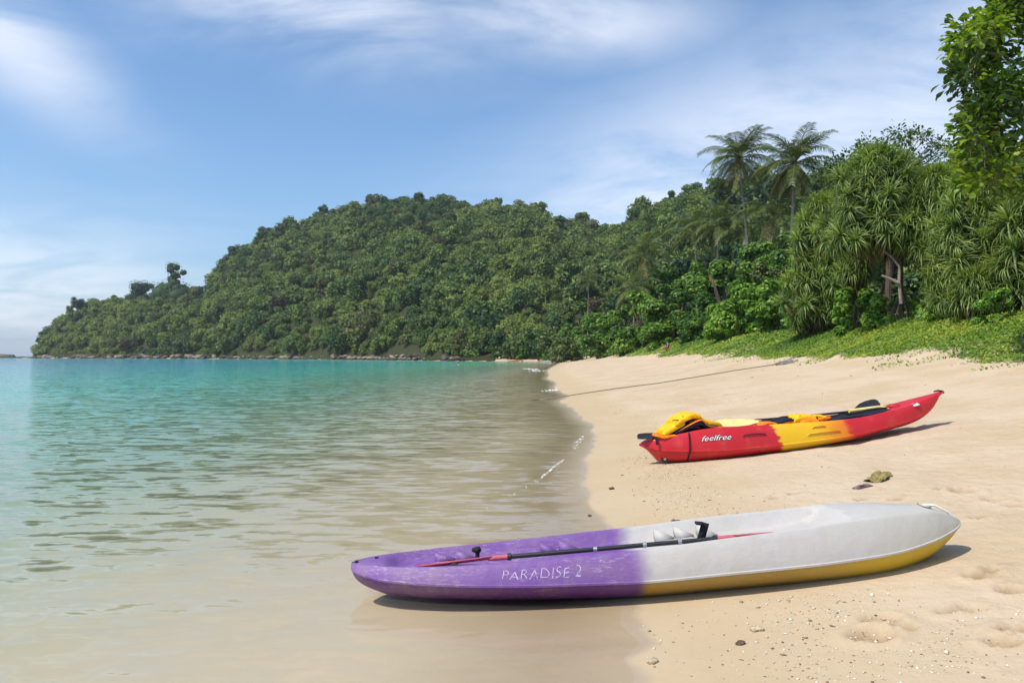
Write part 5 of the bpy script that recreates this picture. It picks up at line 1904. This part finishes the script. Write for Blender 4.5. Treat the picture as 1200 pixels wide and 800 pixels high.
def leaf_set(seed, n, L, spread=0.42):
    g = np.random.default_rng(seed)
    res = []
    for i in range(n):
        a = i * 2.399
        e = R(g.uniform(-35, 55))
        d0 = np.array([math.cos(a) * math.cos(e), math.sin(a) * math.cos(e), math.sin(e)])
        b = d0 * g.uniform(0.05, spread) + np.array([0, 0, g.uniform(-0.12, 0.12)])
        ll = L * g.uniform(0.75, 1.2)
        up_ = norm(np.array([0, 0, 1.0]) + 0.5 * g.normal(size=3))
        d1 = norm(d0 + np.array([0, 0, -0.25]))
        sd = norm(np.cross(up_, d1))
        nn_ = np.cross(d1, sd)
        M4 = Matrix(((d1[0], sd[0], nn_[0], 0), (d1[1], sd[1], nn_[1], 0), (d1[2], sd[2], nn_[2], 0), (0, 0, 0, 1)))
        res.append(Matrix.Translation(Vector(b)) @ M4 @ Matrix.Scale(ll, 4))
    return res


LEAF_V = np.array([(0, 0, 0), (.22, .08, .02), (.45, .19, .06), (.72, .27, .06), (.90, .18, .0), (1, 0, -.10), (.90, -.18, .0), (.72, -.27, .06), (.45, -.19, .06), (.22, -.08, .02), (.45, 0, 0), (.72, 0, -.015)])
LEAF_Q = np.array([(0, 10, 2, 1), (10, 11, 3, 2), (11, 5, 4, 3), (0, 9, 8, 10), (10, 8, 7, 11), (11, 7, 6, 5)])
M_alm = foliage_mat('almond_leaves', (0.05, 0.11, 0.012), (0.17, 0.27, 0.022), (0.40, 0.44, 0.035), 0.45, 0.4, 0.35, 0.45)
M_sea = foliage_mat('dark_glossy_leaves', (0.02, 0.045, 0.010), (0.065, 0.12, 0.02), (0.16, 0.21, 0.04), 0.28, 0.4, 0.35, 0.4)
LEAFM = [mesh_np('leaf', LEAF_V, LEAF_Q, [m_], None, {'tint': np.full(12, .5)}) for m_ in (M_alm, M_sea)]


def leaf_cluster_raw(seed, n, L):
    g = np.random.default_rng(seed + 500)
    V, Q, tn = [], [], []
    for k, M4 in enumerate(leaf_set(seed, n, L)):
        Mn = np.array(M4)
        V.append(LEAF_V @ Mn[:3, :3].T + Mn[:3, 3])
        Q.append(LEAF_Q + 12 * k)
        tn.append(np.full(12, np.clip(0.5 + g.normal() * 0.2, 0, 1)))
    return np.concatenate(V), np.concatenate(Q), np.zeros((0, 3), int), np.concatenate(tn)


CLU_RAW = [leaf_cluster_raw(s, 34, 0.21) for s in range(4)]
CLU_RAW_D = [leaf_cluster_raw(s + 20, 30, 0.21) for s in range(4)]
g = np.random.default_rng(91)
bd = pchip([-160, 0, 20, 45, 70, 90, 110, 130, 150, 175, 195, 215, 232], [1190, 1178, 1160, 1124, 1128, 1124, 1150, 1140, 1133, 1140, 1126, 1142, 1165])
tb0 = np.array([Xp(1262, 17.5), 17.5, 0.0])
tb0[2] = float(ground_z(tb0[:1], tb0[1:2])[0])
root = empty('leafy_tree', tuple(tb0))
tag(root, 'tall tree with large sunlit leaves overhanging the pandanus at the edge of the beach', 'tree')
tb = MB()
tmid = np.array([Xp(1250, 17.2), 17.2, Zp(120, 17.2)])
ttop = np.array([Xp(1255, 17.2), 17.2, Zp(-140, 17.2)])
add_tube(tb, rel([tb0 - (0, 0, .4), tb0 * 0.5 + tmid * 0.5 + (0.15, 0, 0), tmid, ttop], tb0), [0.26, 0.2, 0.16, 0.05], 10)
cents = []
for i in range(340):
    py_ = g.uniform(-160, 228)
    lo = float(bd(py_))
    px_ = lo + abs(g.normal()) * 70 if i % 3 else lo + g.uniform(2, 24)
    if px_ > 1360:
        continue
    cents.append((px_, py_, g.uniform(15.6, 18.4)))
limb_t = [np.array([Xp(p_, d_), d_, Zp(q_, d_)]) for p_, q_, d_ in ((1150, 60, 16.6), (1160, 110, 17.2), (1150, 165, 16.4), (1165, 205, 17.4), (1200, 20, 17), (1200, 130, 16), (1210, 190, 17), (1300, 60, 17), (1310, 150, 17), (1190, -60, 17), (1300, -60, 17))]
for e in limb_t:
    s0 = tmid + (ttop - tmid) * np.clip((e[2] - tmid[2]) / (ttop[2] - tmid[2]) - 0.15, 0, 0.9)
    add_tube(tb, rel([s0, s0 * 0.5 + e * 0.5 + (0, 0, 0.18), e], tb0), [0.07, 0.045, 0.02], 6)
foc = MB()
near_c = sorted([i for i, c in enumerate(cents) if c[0] < 1192 and c[1] > 2], key=lambda i: cents[i][2])[:11]
for i, (px_, py_, d_) in enumerate(cents):
    p = np.array([Xp(px_, d_), d_, Zp(py_, d_)])
    e = min(limb_t, key=lambda q: np.linalg.norm(q - p))
    add_tube(tb, rel([e, (e + p) * 0.5 + (0, 0, 0.1), p + (0, 0, -0.1)], tb0), [0.016, 0.012, 0.007], 4)
    s_ = g.uniform(0.75, 1.15)
    dk = (py_ > 85 and py_ < 150 and px_ < 1165) or g.uniform() < 0.14
    M4 = Matrix.LocRotScale(Vector(p - tb0), Matrix.Rotation(g.uniform(0, 6.28), 3, 'Z') @ Matrix.Rotation(g.uniform(-.5, .5), 3, 'X'), (s_, s_, s_))
    if i in near_c:
        mb = MB()
        add_tube(mb, [(0, 0, -0.35), (0.02, 0, 0.05)], [0.012, 0.006], 5)
        tw = part('twig', mb, [M_dbark], root)
        tw.matrix_local = M4
        for lm in leaf_set(300 + i, 27, 0.21):
            obj('leaf', LEAFM[1 if dk else 0], tw).matrix_local = lm
    else:
        Vc_, Fc_, Tc_, tn_ = (CLU_RAW_D if dk else CLU_RAW)[i % 4]
        Mn = np.array(M4)
        base = foc.n
        rnd_ = g.uniform(-.15, .15)
        foc.add(Vc_ @ Mn[:3, :3].T + Mn[:3, 3], Fc_, 1 if dk else 0, np.clip(tn_ + rnd_, 0, 1))
fo = obj('foliage', foc.mesh('foliage', [M_alm, M_sea]), root)
fo['kind'] = 'stuff'
part('trunk', tb, [M_bark], root)

# thin branching tree showing over the tallest pandanus
for (cx, dd, lab, pts) in ((1040, 37.0, 'thin-branched tree with dark round leaves above the tallest pandanus', [(1075, 155), (1090, 165), (1060, 165), (1045, 158), (1030, 170), (1015, 165), (1005, 172), (1020, 180), (1040, 175), (1062, 178), (1085, 180), (1100, 172), (1110, 182), (1118, 190), (1000, 188), (1030, 190), (1075, 192), (1098, 195), (1052, 168), (1082, 160)]),
                           (985, 40.0, 'dark-leaved tree beside the palm with the brown skirt', [(972, 200), (980, 190), (990, 186), (1000, 196), (968, 212), (984, 208), (998, 212), (975, 224), (990, 222), (1006, 206), (1004, 180), (960, 205), (996, 230), (978, 232)])):
    b0 = np.array([Xp(cx, dd), dd, 4.0])
    root = empty('slender_tree', tuple(b0))
    tag(root, lab, 'tree')
    tb = MB()
    cw_ = MB()
    hub = np.array([Xp(cx, dd), dd, Zp(225, dd)])
    add_tube(tb, rel([b0 - (0, 0, .5), b0 * .5 + hub * .5 + (.1, 0, 0), hub], b0), [0.16, 0.12, 0.08], 7)
    for i, (px_, py_) in enumerate(pts):
        for j in range(3):
            d1 = dd + g.uniform(-.8, .8)
            p = np.array([Xp(px_ + g.uniform(-7, 7), d1), d1, Zp(py_ + g.uniform(-5, 5), d1)])
            add_tube(tb, rel([hub, hub * .45 + p * .55 + (0, 0, .15), p], b0), [0.03, 0.02, 0.008], 4)
            s_ = g.uniform(0.7, 1.1)
            Vc_, Fc_, Tc_, tn_ = CLU_RAW_D[(i + j) % 4]
            Mn = np.array(Matrix.Rotation(g.uniform(0, 6.28), 3, 'Z') @ Matrix.Rotation(g.uniform(-.6, .6), 3, 'X')) * s_
            cw_.add(Vc_ @ Mn.T + (p - b0), Fc_, 0, tn_)
    obj('crown', cw_.mesh('crown', [M_sea]), root)['kind'] = 'stuff'
    part('trunk', tb, [M_dbark], root)

# ------------------------------------------------------------------ creeping ground cover on the bank
M_creep = foliage_mat('creeper_leaves', (0.07, 0.145, 0.016), (0.19, 0.29, 0.03), (0.42, 0.42, 0.06), 0.3, 0.5, 0.3, 0.1, 0.9)
g = np.random.default_rng(44)


def creep(n, y0, y1, s0, s1, lf):
    y = g.uniform(y0, y1, n)
    s_ = s0 + (s1 - s0) * g.uniform(0, 1, n) ** 0.9
    x = shore_x(y) + s_ * 1.01
    sr = signed_shore(x, y)
    e = 10.05 + 2.6 * fbm(x * 0.35, y * 0.22, 3, 71) + 1.2 * fbm(x * 1.6, y * 1.6, 3, 72)
    dens = np.clip((sr - e) / 0.7, 0, 1)
    kp = g.uniform(0, 1, n) < dens
    x, y, sr = x[kp], y[kp], sr[kp]
    z = ground_z(x, y, sr)
    hgt = (0.05 + 0.16 * np.clip((sr - 11) / 2, 0, 1)) * g.uniform(0.1, 1, len(x)) + 0.12 * np.clip(fbm(x * 1.3, y * 1.3, 3, 73), 0, 1)
    P = np.stack([x, y, z + hgt], -1)
    N = norm(np.array([-0.25, -0.2, 1.0]) + 0.55 * g.normal(size=P.shape))
    T = norm(np.cross(N, g.normal(size=P.shape)))
    B = np.cross(N, T)
    L = (lf * g.uniform(0.6, 1.3, len(P)))[:, None]
    V = np.stack([P - T * L * .5, P - B * L * .36 + N * L * .08, P + T * L * .5, P + B * L * .36 + N * L * .08], 1).reshape(-1, 3)
    tn = np.clip(0.42 + 0.9 * fbm(x * 0.5, y * 0.5, 3, 74) + g.normal(size=len(P)) * 0.16, 0, 1)
    return V, np.repeat(tn, 4)


Vc, tc = zip(creep(30000, 4, 15, 9.4, 16.5, 0.11), creep(135000, 15, 40, 9.4, 16.5, 0.085), creep(26000, 40, 75, 9.4, 17, 0.17), creep(9000, 75, 135, 9.6, 17, 0.28))
Vc, tc = list(Vc), list(tc)
for r_ in range(70):                                      # runners straggling out over the sand
    yy = g.uniform(16, 48)
    s0 = 10.6 + g.uniform(-0.4, 0.8)
    ln = g.uniform(0.5, 2.2)
    nn_ = int(ln / 0.055)
    q = np.linspace(0, 1, nn_)
    sr = s0 - ln * q
    y = yy + 0.35 * np.sin(q * 4 + g.uniform(0, 6)) + g.normal() * q * 0.8
    x = shore_x(y) + sr * 1.01
    x = x + g.normal(size=nn_) * 0.04
    P = np.stack([x, y, ground_z(x, y) + g.uniform(0.015, 0.06, nn_)], -1)
    N = norm(np.array([-0.2, -0.2, 1.0]) + 0.5 * g.normal(size=P.shape))
    T = norm(np.cross(N, g.normal(size=P.shape)))
    B = np.cross(N, T)
    L = (0.085 * g.uniform(0.6, 1.2, nn_))[:, None]
    Vc.append(np.stack([P - T * L * .5, P - B * L * .36 + N * L * .08, P + T * L * .5, P + B * L * .36 + N * L * .08], 1).reshape(-1, 3))
    tc.append(np.repeat(np.clip(0.45 + g.normal(size=nn_) * 0.2, 0, 1), 4))
Vc, tc = np.concatenate(Vc), np.concatenate(tc)
me = mesh_np('ground_creeper', Vc, np.arange(len(Vc)).reshape(-1, 4), [M_creep], None, {'tint': tc})
tag(obj('ground_creeper', me), 'mat of yellow-green creeping plants covering the bank behind the sand', 'ground cover', kind='stuff')

# ------------------------------------------------------------------ people and far boats
M_skin = plain('skin', (0.45, 0.25, 0.17), 0.6, 0.3, 0.1, 10)
M_hair = plain('dark_hair', (0.02, 0.016, 0.014), 0.7, 0.3, 0.2, 60)
M_shirt = plain('navy_cloth', (0.02, 0.025, 0.06), 0.9, 0.1, 0.2, 30)
M_shorts = plain('coral_cloth', (0.50, 0.16, 0.10), 0.9, 0.1, 0.2, 30)


def skin_mesh(name, V, E, rad, mat, parent):
    me = bpy.data.meshes.new(name)
    me.from_pydata([tuple(v) for v in V], E, [])
    o = obj(name, me, parent)
    md = o.modifiers.new('skin', 'SKIN')
    md.use_smooth_shade = True
    sl = me.skin_vertices[0].data
    for i, r in enumerate(rad):
        sl[i].radius = (r, r)
        sl[i].use_root = i == 0
    o.modifiers.new('sub', 'SUBSURF').levels = 1
    o.modifiers['sub'].render_levels = 1
    me.materials.append(mat)
    return o


def seated(loc, rz_, lab, shirt=M_shirt):
    root = empty('person', loc, rz_)
    tag(root, lab, 'person')
    #        pelvis        waist        chest        neck         head         crown
    V = [(0, 0, .12), (-.03, 0, .30), (-.05, 0, .48), (-.03, 0, .60), (-.005, 0, .68), (0, 0, .78),
         (-.04, .17, .53), (.10, .22, .33), (.27, .17, .30), (.34, .16, .31), (-.04, -.17, .53), (.10, -.22, .33), (.27, -.17, .30), (.34, -.16, .31),
         (.05, .11, .12), (.42, .13, .34), (.72, .12, .08), (.84, .12, .07), (.05, -.11, .12), (.44, -.13, .26), (.82, -.12, .07), (.94, -.12, .08)]
    E = [(0, 1), (1, 2), (2, 3), (3, 4), (4, 5), (2, 6), (6, 7), (7, 8), (8, 9), (2, 10), (10, 11), (11, 12), (12, 13), (0, 14), (14, 15), (15, 16), (16, 17), (0, 18), (18, 19), (19, 20), (20, 21)]
    r = [.14, .13, .15, .055, .095, .07, .055, .045, .035, .03, .055, .045, .035, .03, .09, .065, .045, .035, .09, .065, .045, .035]
    skin_mesh('body', V, E, r, M_skin, root)
    skin_mesh('shirt', [(-.02, 0, .22), (-.04, 0, .36), (-.05, 0, .50), (-.04, .18, .53), (.03, .215, .43), (-.04, -.18, .53), (.03, -.215, .43)], [(0, 1), (1, 2), (2, 3), (3, 4), (2, 5), (5, 6)], [.165, .165, .175, .075, .07, .075, .07], shirt, root)
    skin_mesh('shorts', [(0, 0, .12), (.06, .11, .14), (.26, .125, .25), (.06, -.11, .14), (.27, -.125, .21)], [(0, 1), (1, 2), (0, 3), (3, 4)], [.16, .11, .09, .11, .09], M_shorts, root)
    mb = MB()
    Vh = ICO2[0] * np.array([.105, .095, .10])
    keep = ~((Vh[:, 0] > 0.03) & (Vh[:, 2] < 0.045))
    Fk = ICO2[1][keep[ICO2[1]].all(1)]
    mb.add(Vh + (-.008, 0, .735), Fk)
    part('hair', mb, [M_hair], root)
    mb = MB()
    for yy in (-.035, .035):
        mb.add(ICO1[0] * .012 + (.088, yy, .72), ICO1[1])
    mb.add(ICO1[0] * (.02, .012, .02) + (.098, 0, .69), ICO1[1])
    part('face', mb, [M_hair], root)


x_, d_, z_ = pos(782, 11.6)
seated((x_, d_, z_ + 0.16), R(200), 'person in a dark navy top sitting on the grass edge with legs towards the sand')
xx, yy = Xp(612, 219), 219.0
seated((xx, yy, float(ground_z(np.array([xx]), np.array([yy]))[0])), R(250), 'tiny dark figure sitting next to the orange kayak on the far beach')
# swimmer
dsw = 140.0
root = empty('person', (Xp(535, dsw), dsw, 0.0))
tag(root, 'swimmer with dark hair in the green water near the bay head', 'person')
V = [(0, 0, -.30), (.12, 0, -.12), (.26, 0, .02), (.34, 0, .12), (.40, 0, .22), (.42, 0, .31), (.24, .2, .05), (.45, .35, .06), (.70, .32, .02), (.24, -.2, .04), (.42, -.38, -.02), (.66, -.36, -.06), (-.3, .1, -.42), (-.7, .1, -.5), (-1.05, .1, -.45), (-.3, -.1, -.45), (-.7, -.12, -.42), (-1.05, -.1, -.52)]
E = [(0, 1), (1, 2), (2, 3), (3, 4), (4, 5), (2, 6), (6, 7), (7, 8), (2, 9), (9, 10), (10, 11), (0, 12), (12, 13), (13, 14), (0, 15), (15, 16), (16, 17)]
skin_mesh('body', V, E, [.15, .15, .17, .06, .11, .08, .07, .055, .04, .07, .055, .04, .09, .06, .04, .09, .06, .04], M_skin, root)
mb = MB()
mb.add(ICO2[0] * .125 + (.39, 0, .27), ICO2[1][(ICO2[0][ICO2[1]][:, :, 0] < 0.5).all(1)])
part('hair', mb, [M_hair], root)


def far_boat(name, lab, px, d, rz_, cdeck, chull, k=1.0, dz=0.0):
    x = Xp(px, d)
    z = max(0.0, float(ground_z(np.array([x]), np.array([d]))[0]))
    root = empty(name, (x, d, z + dz), rz_)
    root.scale = (k, k, k)
    tag(root, lab, 'kayak')
    for nm, (V_, F_), mt in (('hull', PK_H, chull), ('deck', PK_D, cdeck)):
        mb = MB()
        mb.add(rel(V_, ok_), F_)
        part(nm, mb, [mt], root, True, 33)
    mb = MB()
    slab(mb, [(-0.4, 0, .26), (-.3, 0, .28), (-.1, 0, .3)], (0, 1, 0), .4, .05)
    part('seat', mb, [M_black], root)


PK_H, PK_D = PK.build(40)
far_boat('kayak', 'orange kayak beached on the small far beach', 602, 220, R(8), plain('orange_hull', (0.62, 0.14, 0.05), .5), plain('orange_hull_side', (0.55, 0.11, 0.04), .5), 0.9)
far_boat('kayak', 'pale blue and white kayak at the water edge at the far bend', 645, 191, R(20), plain('pale_blue_hull', (0.55, 0.66, 0.76), .5), plain('pale_blue_side', (0.50, 0.62, 0.74), .5), 1.1)
mb = MB()
mb.add(ICO2[0] * (.45, .45, .32), ICO2[1])
add_tube(mb, [(0, 0, .2), (0, 0, .48)], [.08, .06], 8)
tag(obj('mooring_buoy', finish(mb.mesh('mooring_buoy', [M_white])), None, (Xp(556, 262), 262, 0.1)), 'small white buoy floating near the far rocks', 'buoy')

# ------------------------------------------------------------------ damp sea air
m_air, t = new_mat('haze')
pv = t.n('ShaderNodeVolumePrincipled', Density=0.00012, Anisotropy=0.2)
pv.inputs['Color'].default_value = (0.90, 0.95, 1.0, 1)
t.n('ShaderNodeOutputMaterial', Volume=pv.outputs[0])
V_, F_ = box_pts((0, 3700, 60), (1, 0, 0), (0, 0, 1), (12600, 7900, 156))
tag(obj('haze', mesh_np('haze', V_, F_, [m_air])), 'thin pale sea haze over the bay', 'haze', kind='stuff')
